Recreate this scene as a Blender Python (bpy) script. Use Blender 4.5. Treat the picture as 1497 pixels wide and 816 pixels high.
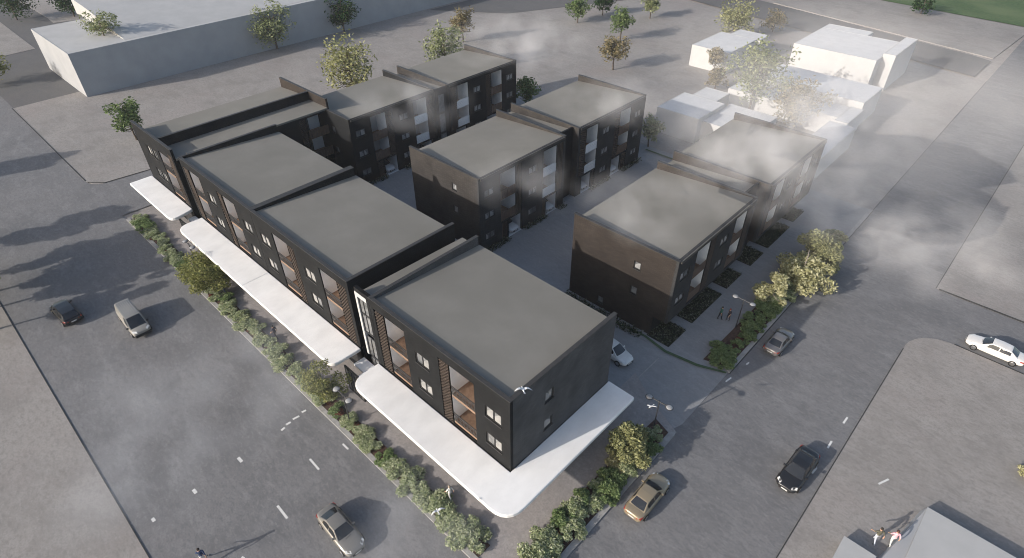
import bpy, bmesh, math, random
import numpy as np
from mathutils import Vector, Matrix
for o in list(bpy.data.objects): bpy.data.objects.remove(o)
S = bpy.context.scene
COL = S.collection
R = math.radians
rnd = random.Random(7)

# ------------------------------------------------------------------ camera, sky, sun, exposure
cam = bpy.data.objects.new('camera', bpy.data.cameras.new('camera'))
COL.objects.link(cam)
cam.data.sensor_width = 36; cam.data.lens = 36*871.03/1497
cam.data.clip_start = .5; cam.data.clip_end = 3000
PITCH, YAW, ROLL = 0.67198, 0.76180, -0.006725
cp, sp, cy, sy = math.cos(PITCH), math.sin(PITCH), math.cos(YAW), math.sin(YAW)
F = Vector((-sy*cp, cy*cp, -sp)); Rt = Vector((cy, sy, 0)); Up = Rt.cross(F)
cr, sr = math.cos(ROLL), math.sin(ROLL)
Rt, Up = cr*Rt+sr*Up, -sr*Rt+cr*Up
M = Matrix((Rt, Up, -F)).transposed().to_4x4(); M.translation = (18.747, -19.370, 44.306)
cam.matrix_world = M
S.camera = cam
W = bpy.data.worlds.new("World"); S.world = W; W.use_nodes = True
SUN_EL, SUN_AZ = R(21.5), R(73.0)          # light travels towards SUN_AZ (from +X)
d = Vector((math.cos(SUN_AZ)*math.cos(SUN_EL), math.sin(SUN_AZ)*math.cos(SUN_EL), -math.sin(SUN_EL)))
nt = W.node_tree; bg = nt.nodes['Background']
sk = nt.nodes.new('ShaderNodeTexSky'); sk.sky_type = 'NISHITA'; sk.sun_disc = False
sk.sun_elevation = SUN_EL; sk.sun_rotation = math.atan2(-d.x, -d.y); sk.air_density = 1.0; sk.dust_density = 2.5
nt.links.new(sk.outputs[0], bg.inputs[0]); bg.inputs[1].default_value = 0.125
sun = bpy.data.objects.new('sun', bpy.data.lights.new('sun', 'SUN')); COL.objects.link(sun)
sun.data.energy = 3.0; sun.data.angle = R(.6); sun.data.color = (1, .94, .875)
sun.rotation_euler = d.to_track_quat('-Z', 'Y').to_euler(); sun.location = (0, 0, 80)
S.view_settings.view_transform = 'Standard'; S.view_settings.look = 'None'
S.view_settings.exposure = 0.64; S.view_settings.gamma = 1; S.view_settings.use_curve_mapping = False
S.cycles.volume_step_rate = 2.0; S.cycles.volume_max_steps = 64; S.cycles.volume_bounces = 0
S.cycles.filter_width = 1.0; S.cycles.max_bounces = 6; S.cycles.transparent_max_bounces = 6

# ------------------------------------------------------------------ helpers
def tag(o, label=None, cat=None, group=None, kind=None):
    if label: o['label'] = label
    if cat: o['category'] = cat
    if group: o['group'] = group
    if kind: o['kind'] = kind
    return o
def empty(name, loc, rz=0):
    o = bpy.data.objects.new(name, None); COL.objects.link(o); o.location = loc; o.rotation_euler = (0, 0, rz)
    o.empty_display_size = .3
    return o
def kids(o): return [c for c in ALLCH.get(o.name, [])]
ALLCH = {}
def link(o, parent):
    COL.objects.link(o)
    if parent:
        o.parent = parent; ALLCH.setdefault(parent.name, []).append(o)
    return o
def copy_tree(o, parent=None):
    c = o.copy(); link(c, parent)
    for ch in kids(o): copy_tree(ch, c)
    return c
class MB:
    def __init__(s, T=None): s.v = []; s.f = []; s.m = []; s.T = T; s.mi = 0
    def pt(s, p): s.v.append(tuple(s.T(*p)) if s.T else tuple(p)); return len(s.v)-1
    def poly(s, ps): s.f.append([s.pt(p) for p in ps]); s.m.append(s.mi)
    def box(s, a, b):
        x0, y0, z0 = a; x1, y1, z1 = b
        i = [s.pt(p) for p in ((x0,y0,z0),(x1,y0,z0),(x1,y1,z0),(x0,y1,z0),(x0,y0,z1),(x1,y0,z1),(x1,y1,z1),(x0,y1,z1))]
        for q in ((3,2,1,0),(4,5,6,7),(0,1,5,4),(1,2,6,5),(2,3,7,6),(3,0,4,7)): s.f.append([i[k] for k in q]); s.m.append(s.mi)
    def hexa(s, c):
        i = [s.pt(p) for p in c]
        for q in ((3,2,1,0),(4,5,6,7),(0,1,5,4),(1,2,6,5),(2,3,7,6),(3,0,4,7)): s.f.append([i[k] for k in q]); s.m.append(s.mi)
    def prism(s, ps, z0, z1):
        n = len(ps); a = [s.pt((p[0], p[1], z0)) for p in ps]; b = [s.pt((p[0], p[1], z1)) for p in ps]
        s.f.append(a[::-1]); s.f.append(b); s.m += [s.mi]*2
        for k in range(n): s.f.append([a[k], a[(k+1)%n], b[(k+1)%n], b[k]]); s.m.append(s.mi)
    def tube(s, p, q, r0, r1=None, n=8, caps=True):
        r1 = r0 if r1 is None else r1; p = Vector(p); q = Vector(q); ax = (q-p).normalized()
        u = ax.orthogonal().normalized(); w = ax.cross(u); A = []; B = []
        for k in range(n):
            t = 2*math.pi*k/n; e = u*math.cos(t)+w*math.sin(t)
            A.append(s.pt(p+e*r0)); B.append(s.pt(q+e*r1))
        for k in range(n): s.f.append([A[k], A[(k+1)%n], B[(k+1)%n], B[k]]); s.m.append(s.mi)
        if caps: s.f += [A[::-1], B]; s.m += [s.mi]*2
    def lathe(s, prof, c=(0,0,0), n=16):
        rings = []
        for r, z in prof:
            rings.append([s.pt((c[0]+r*math.cos(2*math.pi*k/n), c[1]+r*math.sin(2*math.pi*k/n), c[2]+z)) for k in range(n)])
        for a, b in zip(rings, rings[1:]):
            for k in range(n): s.f.append([a[k], a[(k+1)%n], b[(k+1)%n], b[k]]); s.m.append(s.mi)
        s.f += [rings[0][::-1], rings[-1]]; s.m += [s.mi]*2
    def build(s, name, mats, parent=None, smooth=False, fix=True):
        me = bpy.data.meshes.new(name); me.from_pydata(s.v, [], s.f)
        for m in (mats if isinstance(mats, (list, tuple)) else [mats]): me.materials.append(m)
        me.polygons.foreach_set('material_index', s.m)
        if fix:
            bm = bmesh.new(); bm.from_mesh(me); bmesh.ops.recalc_face_normals(bm, faces=bm.faces); bm.to_mesh(me); bm.free()
        if smooth: me.polygons.foreach_set('use_smooth', [True]*len(me.polygons))
        me.update()
        return link(bpy.data.objects.new(name, me), parent)
    # flat wall with rectangular holes. map: P(s, depth, z)
    def panel(s, P, s0, s1, z0, z1, holes, d0, th):
        ss = sorted({s0, s1, *[h[0] for h in holes], *[h[1] for h in holes]})
        zs = sorted({z0, z1, *[h[2] for h in holes], *[h[3] for h in holes]})
        ss = [x for x in ss if s0-1e-6 <= x <= s1+1e-6]; zs = [x for x in zs if z0-1e-6 <= x <= z1+1e-6]
        for a, b in zip(ss, ss[1:]):
            for c, e in zip(zs, zs[1:]):
                ms, mz = (a+b)/2, (c+e)/2
                if any(h[0] < ms < h[1] and h[2] < mz < h[3] for h in holes): continue
                for dd in (d0, d0+th): s.poly([P(a,dd,c), P(b,dd,c), P(b,dd,e), P(a,dd,e)])
        rims = [(h[0], h[1], h[2], h[3]) for h in holes]+[(s0, s1, z0, z1)]
        for a, b, c, e in rims:
            for (p, q) in (((a,c),(b,c)), ((b,c),(b,e)), ((b,e),(a,e)), ((a,e),(a,c))):
                s.poly([P(p[0],d0,p[1]), P(q[0],d0,q[1]), P(q[0],d0+th,q[1]), P(p[0],d0+th,p[1])])

# ------------------------------------------------------------------ materials
def mat(name, c1, c2=None, scale=1.0, rough=.8, detail=6, bump=0, stretch=(1,1,1), spec=.3, metal=0, c3=None, s3=.1, gen=False, lo=.35, hi=.65, coat=0):
    m = bpy.data.materials.new(name); m.use_nodes = True; n = m.node_tree.nodes; L = m.node_tree.links
    b = n['Principled BSDF']; b.inputs['Roughness'].default_value = rough; b.inputs['Metallic'].default_value = metal
    b.inputs['Specular IOR Level'].default_value = spec; b.inputs['Coat Weight'].default_value = coat
    c2 = c2 or tuple(min(1, x*1.12) for x in c1)
    tc = n.new('ShaderNodeNewGeometry') if not gen else n.new('ShaderNodeTexCoord')
    mp = n.new('ShaderNodeMapping'); mp.inputs['Scale'].default_value = stretch
    L.new(tc.outputs['Position' if not gen else 'Object'], mp.inputs[0])
    t = n.new('ShaderNodeTexNoise'); t.inputs['Scale'].default_value = scale; t.inputs['Detail'].default_value = detail; t.inputs['Roughness'].default_value = .62
    L.new(mp.outputs[0], t.inputs[0])
    r = n.new('ShaderNodeValToRGB'); r.color_ramp.elements[0].position = lo; r.color_ramp.elements[1].position = hi
    r.color_ramp.elements[0].color = (*c1, 1); r.color_ramp.elements[1].color = (*c2, 1)
    L.new(t.outputs[0], r.inputs[0]); out = r.outputs[0]
    if c3:
        t2 = n.new('ShaderNodeTexNoise'); t2.inputs['Scale'].default_value = s3; t2.inputs['Detail'].default_value = 4
        L.new(tc.outputs['Position' if not gen else 'Object'], t2.inputs[0])
        r2 = n.new('ShaderNodeValToRGB'); r2.color_ramp.elements[0].position = .42; r2.color_ramp.elements[1].position = .66
        r2.color_ramp.elements[0].color = (0,0,0,1); r2.color_ramp.elements[1].color = (1,1,1,1)
        L.new(t2.outputs[0], r2.inputs[0])
        mx = n.new('ShaderNodeMix'); mx.data_type = 'RGBA'
        L.new(r2.outputs[0], mx.inputs[0]); L.new(out, mx.inputs[6]); mx.inputs[7].default_value = (*c3, 1); out = mx.outputs[2]
    L.new(out, b.inputs['Base Color'])
    if bump:
        bp = n.new('ShaderNodeBump'); bp.inputs['Strength'].default_value = bump; bp.inputs['Distance'].default_value = .05
        L.new(t.outputs[0], bp.inputs['Height']); L.new(bp.outputs[0], b.inputs['Normal'])
    return m
def ground_mat(name, base, dark, light, pink, st=(1,1,1), amt=1.0, fine=9):
    """concrete / asphalt sheet: broad blotches, directional streaks and fine grain, all of it the surface's own wear"""
    m = bpy.data.materials.new(name); m.use_nodes = True; n = m.node_tree.nodes; L = m.node_tree.links
    b = n['Principled BSDF']; b.inputs['Roughness'].default_value = .9; b.inputs['Specular IOR Level'].default_value = .2
    g = n.new('ShaderNodeNewGeometry')
    def noise(sc, det, stretch=(1,1,1), rot=0, dist=0):
        mp = n.new('ShaderNodeMapping'); mp.inputs['Scale'].default_value = stretch; mp.inputs['Rotation'].default_value = (0,0,rot)
        L.new(g.outputs['Position'], mp.inputs[0]); t = n.new('ShaderNodeTexNoise'); t.inputs['Scale'].default_value = sc
        t.inputs['Detail'].default_value = det; t.inputs['Roughness'].default_value = .65; t.inputs['Distortion'].default_value = dist
        L.new(mp.outputs[0], t.inputs[0]); return t.outputs[0]
    def ramp(x, lo, hi):
        r = n.new('ShaderNodeMapRange'); r.inputs[1].default_value = lo; r.inputs[2].default_value = hi; L.new(x, r.inputs[0]); return r.outputs[0]
    def mix(f, a, c, isn=True, k=1.0):
        mx = n.new('ShaderNodeMix'); mx.data_type = 'RGBA'
        if k != 1: 
            mm = n.new('ShaderNodeMath'); mm.operation = 'MULTIPLY'; mm.inputs[1].default_value = k; L.new(f, mm.inputs[0]); f = mm.outputs[0]
        L.new(f, mx.inputs[0])
        if isinstance(a, tuple): mx.inputs[6].default_value = (*a, 1)
        else: L.new(a, mx.inputs[6])
        mx.inputs[7].default_value = (*c, 1); return mx.outputs[2]
    c = mix(ramp(noise(.16, 5, st, .3, .6), .42, .68), base, dark, k=amt)
    c = mix(ramp(noise(.5, 8, (st[0]*.55, st[1]*1.5, 1), .25, .4), .48, .72), c, light, k=amt)
    c = mix(ramp(noise(.07, 3, (1,1,1), .8), .5, .7), c, pink, k=.8*amt)
    c = mix(ramp(noise(1.9, 8, (st[0]*.7, st[1]*1.4, 1), .5), .48, .66), c, dark, k=.8*amt)
    c = mix(ramp(noise(2.7, 8, (st[0]*.7, st[1]*1.4, 1), .9), .52, .68), c, light, k=.7*amt)
    f = noise(fine*.7, 5)
    c = mix(ramp(f, .48, .64), c, dark, k=.6*amt)
    L.new(c, b.inputs['Base Color'])
    bp = n.new('ShaderNodeBump'); bp.inputs['Strength'].default_value = .25; bp.inputs['Distance'].default_value = .03
    L.new(f, bp.inputs['Height']); L.new(bp.outputs[0], b.inputs['Normal'])
    return m
def brick_mat(name, c1, c2, mort, sc=1.0):
    m = bpy.data.materials.new(name); m.use_nodes = True; n = m.node_tree.nodes; L = m.node_tree.links
    b = n['Principled BSDF']; b.inputs['Roughness'].default_value = .8; b.inputs['Specular IOR Level'].default_value = .1
    g = n.new('ShaderNodeNewGeometry'); sx = n.new('ShaderNodeSeparateXYZ'); L.new(g.outputs['Position'], sx.inputs[0])
    ad = n.new('ShaderNodeMath'); ad.operation = 'ADD'; L.new(sx.outputs[0], ad.inputs[0]); L.new(sx.outputs[1], ad.inputs[1])
    cx = n.new('ShaderNodeCombineXYZ'); L.new(ad.outputs[0], cx.inputs[0]); L.new(sx.outputs[2], cx.inputs[1])
    t = n.new('ShaderNodeTexBrick'); t.inputs['Scale'].default_value = sc
    t.inputs['Color1'].default_value = (*c1,1); t.inputs['Color2'].default_value = (*c2,1); t.inputs['Mortar'].default_value = (*mort,1)
    t.inputs['Mortar Size'].default_value = .015; t.inputs['Brick Width'].default_value = .44; t.inputs['Row Height'].default_value = .14
    L.new(cx.outputs[0], t.inputs[0])
    nz = n.new('ShaderNodeTexNoise'); nz.inputs['Scale'].default_value = .5; nz.inputs['Detail'].default_value = 5; L.new(g.outputs['Position'], nz.inputs[0])
    mr = n.new('ShaderNodeMapRange'); mr.inputs[1].default_value = .3; mr.inputs[2].default_value = .7; mr.inputs[3].default_value = .8; mr.inputs[4].default_value = 1.2; L.new(nz.outputs[0], mr.inputs[0])
    mx = n.new('ShaderNodeMix'); mx.data_type = 'RGBA'; mx.blend_type = 'MULTIPLY'; mx.inputs[0].default_value = 1
    L.new(t.outputs[0], mx.inputs[6]); L.new(mr.outputs[0], mx.inputs[7]); L.new(mx.outputs[2], b.inputs['Base Color'])
    bp = n.new('ShaderNodeBump'); bp.inputs['Strength'].default_value = .4; bp.inputs['Distance'].default_value = .02
    L.new(t.outputs['Fac'], bp.inputs['Height']); bp.invert = True; L.new(bp.outputs[0], b.inputs['Normal'])
    return m
def leaf_mat(name, cols, trans=.35):
    m = bpy.data.materials.new(name); m.use_nodes = True; n = m.node_tree.nodes; L = m.node_tree.links
    n.remove(n['Principled BSDF']); out = n['Material Output']
    g = n.new('ShaderNodeNewGeometry'); r = n.new('ShaderNodeValToRGB'); e = r.color_ramp.elements
    e[0].color = (*cols[0],1); e[0].position = 0; e[1].color = (*cols[-1],1); e[1].position = 1
    for k in range(1, len(cols)-1):
        x = e.new(k/(len(cols)-1)); x.color = (*cols[k],1)
    L.new(g.outputs['Random Per Island'], r.inputs[0])
    df = n.new('ShaderNodeBsdfDiffuse'); tr = n.new('ShaderNodeBsdfTranslucent'); ms = n.new('ShaderNodeMixShader'); ms.inputs[0].default_value = trans
    L.new(r.outputs[0], df.inputs[0]); L.new(r.outputs[0], tr.inputs[0]); L.new(df.outputs[0], ms.inputs[1]); L.new(tr.outputs[0], ms.inputs[2]); L.new(ms.outputs[0], out.inputs[0])
    return m
MT = dict(
    ground=ground_mat('bare_ground', (.30,.272,.248), (.215,.198,.185), (.37,.345,.32), (.315,.272,.252), (1,1,1)),
    lot=ground_mat('lot_concrete', (.295,.275,.257), (.21,.197,.184), (.31,.292,.275), (.272,.240,.226), (1,1,1)),
    road=ground_mat('asphalt', (.184,.182,.184), (.132,.132,.135), (.235,.232,.233), (.187,.180,.180), (1,1,1), .9),
    road_far=ground_mat('dark_asphalt', (.125,.122,.12), (.10,.10,.10), (.145,.142,.14), (.13,.12,.12), (1,1,1), .6),
    pave=ground_mat('pavement', (.315,.289,.277), (.24,.225,.22), (.37,.348,.333), (.325,.285,.268), (1.4,.7,1)),
    court=ground_mat('court_concrete', (.27,.27,.272), (.215,.216,.22), (.32,.32,.32), (.26,.26,.265), (1,1,1), .7),
    grass=mat('lawn', (.045,.085,.03), (.075,.12,.045), 1.2, .95, c3=(.10,.14,.06), s3=.08),
    mulch=mat('dark_mulch', (.012,.013,.011), (.03,.03,.026), 7, .95, bump=.4),
    edgegrass=mat('kerb_grass', (.045,.08,.04), (.075,.115,.06), 3, .95),
    kerb=mat('kerb_stone', (.27,.26,.25), (.36,.35,.335), 2.2, .9, bump=.2),
    soil=mat('planting_soil', (.045,.03,.024), (.11,.065,.05), 5, .95, bump=.4),
    wall=brick_mat('charcoal_brick', (.0150,.0158,.0170), (.0210,.0220,.0232), (.0095,.0098,.0105)),
    endw=brick_mat('brown_black_brick', (.037,.031,.027), (.050,.041,.035), (.022,.019,.0175)),
    wall_hazed=brick_mat('hazed_brick', (.040,.041,.043), (.051,.051,.052), (.027,.027,.028)),  # dark facade brick with drifting haze greyed into its colour
    endg=brick_mat('slate_brick', (.080,.081,.083), (.096,.096,.098), (.062,.062,.063)),
    end_hazed=brick_mat('hazed_brown_brick', (.046,.042,.039), (.060,.054,.050), (.03,.028,.027)),  # brown end brick, its colour greyed to carry the fog over it
    cap=mat('parapet_metal', (.035,.034,.034), (.05,.048,.046), 3, .5),
    roof=mat('roof_membrane', (.188,.178,.156), (.210,.199,.176), .35, .85, c3=(.173,.164,.143), s3=.12, detail=4),
    canopy=mat('white_concrete', (.75,.74,.72), (.85,.84,.82), .55, .8, detail=9, bump=.08, stretch=(1,.6,1)),
    roof_lift=mat('lightened_white', (.50,.50,.50), (.56,.56,.558), .6, .85),  # extra roof light put into the colour, lighter than the walls' white
    white=mat('white_render', (.445,.442,.436), (.485,.48,.473), .6, .85),
    offw=mat('pale_render', (.312,.320,.332), (.35,.357,.368), .3, .85),
    hallroof=mat('hall_roofing', (.38,.38,.375), (.43,.428,.422), .3, .85),
    lwhite=mat('loggia_white', (.76,.76,.755), (.82,.815,.81), 1.5, .7),
    wood=mat('timber_cladding', (.20,.128,.085), (.30,.20,.14), 3, .6, stretch=(1,1,9)),
    brickl=mat('brown_brick', (.058,.045,.037), (.095,.073,.059), 4, .8),
    brickd=mat('dark_brick', (.030,.024,.021), (.05,.038,.032), 4, .8),
    frame=mat('black_frame', (.012,.012,.013), (.02,.02,.02), 4, .4, spec=.5),
    metal=mat('dark_metal', (.03,.03,.032), (.05,.05,.052), 6, .45, spec=.5),
    boards=mat('brown_boards', (.10,.068,.05), (.155,.105,.078), 2.5, .7, stretch=(3,3,.4)),
    perf=mat('pale_panel', (.72,.715,.70), (.78,.775,.765), 2, .6),
    curtain=mat('curtain', (.24,.238,.234), (.33,.327,.32), 2, .9),
    tyre=mat('tyre_rubber', (.012,.012,.012), (.02,.02,.02), 9, .85),
    rim=mat('alloy', (.35,.35,.36), (.5,.5,.5), 9, .35, metal=.9),
    glassd=mat('car_glass', (.012,.013,.015), (.022,.024,.026), .8, .06, spec=.8, gen=True),
    red=mat('tail_lamp', (.28,.02,.015), (.4,.05,.03), 8, .25, spec=.6),
    lampw=mat('head_lamp', (.6,.6,.58), (.75,.75,.72), 8, .12, spec=.7),
    plate=mat('number_plate', (.6,.6,.58), (.68,.68,.66), 8, .5),
    blackp=mat('black_plastic', (.018,.018,.019), (.028,.028,.028), 8, .6),
    seat=mat('seat_fabric', (.40,.37,.33), (.5,.47,.42), 8, .8),
    paint=mat('road_paint', (.55,.55,.53), (.70,.69,.67), 3, .8),
    bark=mat('bark', (.07,.055,.045), (.13,.105,.085), 8, .9, bump=.4),
    barkp=mat('pale_bark', (.20,.175,.15), (.30,.265,.23), 8, .9, bump=.3),
    skin=mat('skin', (.45,.27,.19), (.5,.31,.22), 8, .6),
    lamphead=mat('lamp_opal', (.26,.265,.27), (.34,.34,.34), 3, .4),
)
def glass_mat():
    m = mat('window_glass', (.10,.104,.108), (.21,.213,.214), 1.6, .12, detail=3, spec=.6)
    return m
MT['pane'] = glass_mat()
def cmat(name, c, rough=.8, k=1.25, **kw): return mat(name, c, tuple(min(1, x*k) for x in c), 9, rough, **kw)
LEAF = dict(
    shrub=leaf_mat('shrub_leaf', [(.16,.21,.10), (.32,.37,.20), (.46,.50,.31), (.58,.60,.42), (.25,.31,.16)], .45),
    shrubd=leaf_mat('deep_shrub_leaf', [(.10,.15,.065), (.21,.28,.12), (.33,.41,.20)], .45),
    pale=leaf_mat('pale_leaf', [(.09,.12,.05), (.25,.28,.14), (.38,.40,.23), (.14,.17,.08)]),
    yellow=leaf_mat('yellow_leaf', [(.12,.13,.055), (.31,.31,.15), (.43,.43,.235), (.24,.25,.115)]),
    cream=leaf_mat('cream_leaf', [(.20,.20,.09), (.48,.46,.25), (.64,.61,.40), (.32,.31,.14)]),
    dark=leaf_mat('dark_leaf', [(.012,.03,.012), (.03,.06,.022), (.05,.09,.035)], .25),
    green=leaf_mat('green_leaf', [(.045,.085,.025), (.13,.18,.07), (.22,.28,.13), (.07,.12,.04)]),
    brown=leaf_mat('brown_leaf', [(.10,.085,.04), (.25,.21,.12), (.36,.30,.19), (.15,.15,.07)]),
    olive=leaf_mat('olive_leaf', [(.09,.105,.035), (.23,.24,.085), (.36,.36,.16), (.15,.175,.065)]),
    rust=leaf_mat('rust_leaf', [(.12,.05,.035), (.22,.09,.06), (.28,.14,.09)]),
    cover=leaf_mat('cover_leaf', [(.012,.017,.009), (.04,.052,.027), (.08,.095,.058), (.26,.27,.22)], .15),
)

# ------------------------------------------------------------------ ground, roads, pavements
def sheet(name, ps, z, m, kind='structure', label=None, th=None):
    b = MB()
    if th: b.prism(ps, z-th, z)
    else: b.poly([(x, y, z) for x, y in ps])
    return tag(b.build(name, m), label, None, None, kind)
def rect(x0, y0, x1, y1): return [(x0,y0),(x1,y0),(x1,y1),(x0,y1)]
sheet('ground', rect(-900,-900,900,900), -.12, MT['ground'], label='pale bare ground running out to the horizon on every side')
sheet('road', rect(-450,-22.3,17.9,-5.7), -.008, MT['road'], label='broad grey asphalt street in front of the long black terrace')
sheet('road', rect(6.4,-5.7,17.9,420), -.012, MT['road'], label='grey asphalt street beside the gardens, running away to the upper right')
sheet('road', [(17.9,44.4),(200,44.4),(200,53.3),(17.9,53.3)], -.016, MT['road'], label='side street on the right with the white car')
sheet('road', rect(2.2,14.5,6.45,25), -.014, MT['road'], label='asphalt apron where the driveway meets the right street')
sheet('road', rect(17.85,39.5,22.5,44.45), -.020, MT['road'], label='asphalt in the rounded corner of the side street')
sheet('road', rect(-81.8,-5.7,-69,24), -.016, MT['road'], label='asphalt lane beside the far left end of the terrace')
sheet('road', rect(6.4,-60,17.9,-22.3), -.016, MT['road'], label='asphalt street continuing below the junction')
sheet('road', rect(-420,-5.7,-124,160), -.020, MT['road_far'], label='dark asphalt street beyond the long white hall')
sheet('road', [(-52.2,146),(4.0,134.2),(4.3,147.5),(1,149),(-52,162),(-160,184),(-160,169)], .086, MT['road_far'], label='dark strip of road beyond the white houses, ending in a square corner')
sheet('road', [(-118.5,92),(-100,104),(-60,190),(-75,200),(-118,112)], .086, MT['road_far'], label='dark road strip at the top edge behind the dark green tree')
KH = .055
def lot(ps, label): sheet('lot', ps, KH-.02, MT['lot'], th=.2, label=label)
def arc(cx, cy, r, a0, a1, n=8): return [(cx+r*math.cos(R(a0+(a1-a0)*k/n)), cy+r*math.sin(R(a0+(a1-a0)*k/n))) for k in range(n+1)]
lot([(-450,-90),(-16,-90),(-16.0,-22.3),(-450,-22.3)], 'pale concrete lot at the lower left corner')
lot([(17.9,-80),(220,-80),(220,44.4)]+arc(21.6,40.7,3.7,90,175,7)+[(17.9,40.2)], 'pale concrete lot at the lower right')
lot([(17.6,53.4),(220,53.4),(220,420),(17.6,420)], 'pale concrete lot above the side street on the right')
lot([(-124,-5.85),(-83.4,-5.85)]+arc(-83,-3.2,2.6,-80,-10,5)+[(-79.8,2.5),(-79.3,24),(-62,62),(6.36,62),(6.36,133),(-52,145),(-124,160)], 'wide pale concrete lot behind the terraces')
lot([(-260,8.3),(-161.5,7.6),(-160.8,.4),(-260,-2)], 'narrow pale lot at the far upper left')
lot([(-52,163),(4.2,150),(6.3,182),(-30,186),(-60,190)], 'pale strip of lot beyond the dark road')
lot([(-260,17),(-189,17.6),(-182.5,17.2),(-170,60),(-260,80)], 'pale lot under the dark trees at the top left')
sheet('lawn', [(-40,187),(6.3,182.2),(6.3,420),(-120,420)], .10, MT['grass'], label='green lawn in the top right corner')
sheet('lawn', [(-27.0,60.3),(-13.2,60.3),(-13.2,60.7),(-27,60.7)], .14, MT['edgegrass'], label='thin grass edge closing the lane between the terraces')
sheet('lawn', [(-13.6,22.3),(-2.6,23.25),(.2,22.75),(3.6,23.25),(6.2,24.35),(6.2,24.6),(3.5,23.6),(.2,23.1),(-2.6,23.55),(-13.6,22.65)], .125, MT['edgegrass'], label='thin grass edge along the driveway mouth')
sheet('pavement', [(-67.2,-5.7),(6.4,-5.7),(6.4,14.9),(2.5,16.6),(-.4,18.4),(-.4,13.2),(-68.6,.3)], .05, MT['pave'], th=.2, label='pinkish pavement under the white canopies and round the street corner')
sheet('court', [(-62,12.8),(-.4,12.8),(-.4,18.4),(2.5,16.6),(6.0,15.1),(6.3,16),(6.3,24.7),(3.5,23.4),(-13.5,22.4),(-13.5,62),(-62,62)], .03, MT['court'], th=.2, label='grey concrete yard and lanes between the terraces')
sheet('garden_path', [(-13.5,22.5),(0.2,23),(3.5,23.5),(6.4,24.8),(6.4,66),(-13.5,66)], .06, MT['court'], th=.2, label='grey concrete walk in front of the garden terrace')
# joint in the driveway
sheet('driveway_joint', rect(.14,16.0,.24,21.7), .034, MT['kerb'], label='pale expansion joint across the driveway')
# planter kerbs and soil beds
def strip(name, ps, z0, z1, m, label): 
    b = MB(); b.prism(ps, z0, z1); return tag(b.build(name, m), label, None, None, 'structure')
strip('kerb', rect(-67.3,-5.75,4.2,-5.3), -.1, .13, MT['kerb'], 'stone kerb along the front street planting bed')
strip('kerb', [(6.0,-5.6),(6.45,-5.6),(6.45,14.5),(6.2,14.95),(5.9,14.5)], -.1, .13, MT['kerb'], 'stone kerb along the corner planting bed by the gold car')
strip('kerb', [(6.0,24.9),(6.45,24.7),(6.45,66),(6.0,66)], -.1, .13, MT['kerb'], 'stone kerb along the garden walk planting bed')
strip('kerb', rect(6.36,66.5,6.46,133), -.1, .05, MT['cap'], 'dark edge of the lot running on past the white houses')
strip('planting_bed', rect(-66.8,-5.3,1.6,-4.0), 0, .10, MT['soil'], 'brown soil bed along the front street')
strip('planting_bed', [(3.9,-4.0),(6.0,-4.0),(6.0,14.3),(4.2,14.9),(3.9,9.5)], 0, .10, MT['soil'], 'brown soil bed at the street corner')
strip('planting_bed', [(3.6,24.6),(6.0,25.3),(6.0,57),(4.2,57)], 0, .11, MT['soil'], 'brown soil bed along the garden walk')
def edge_line(name, pts, w, z, m, label):
    b = MB()
    for (x0,y0),(x1,y1) in zip(pts, pts[1:]):
        n = Vector((y0-y1, x1-x0, 0)).normalized()*w/2
        b.hexa([(x0+n.x,y0+n.y,-.1),(x0-n.x,y0-n.y,-.1),(x1-n.x,y1-n.y,-.1),(x1+n.x,y1+n.y,-.1),(x0+n.x,y0+n.y,z),(x0-n.x,y0-n.y,z),(x1-n.x,y1-n.y,z),(x1+n.x,y1+n.y,z)])
    return tag(b.build(name, m), label, None, None, 'structure')
DK = mat('dark_edging', (.035,.034,.033), (.05,.05,.048), 5, .9)
edge_line('edging', [(17.9,-80),(17.9,40.2)], .07, .06, DK, 'dark edging between the right street and the lower right lot')
edge_line('edging', [(17.9,53.35),(200,53.35)], .18, .07, DK, 'dark edging above the side street')
edge_line('edging', [(21.6,44.42),(200,44.42)], .10, .07, DK, 'dark edging below the side street')
edge_line('edging', [(17.6,53.4),(17.6,300)], .08, .07, DK, 'dark edging along the far right lot')
edge_line('edging', [(-300,-22.29),(-16,-22.29)], .05, .05, DK, 'dark edging along the lower left lot')
edge_line('edging', [(-124,-5.88),(-83.4,-5.88)], .13, .07, DK, 'dark edging of the lot beside the far end of the terrace')
edge_line('edging', [(-82.6,-5.8),(-80.6,-4.0),(-79.9,2.5),(-79.4,24)], .16, .07, DK, 'dark rounded edging at the lane beside the terrace')
edge_line('edging', [(6.485,24.7),(6.485,66)], .05, .09, DK, 'dark joint along the garden walk kerb')
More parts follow.
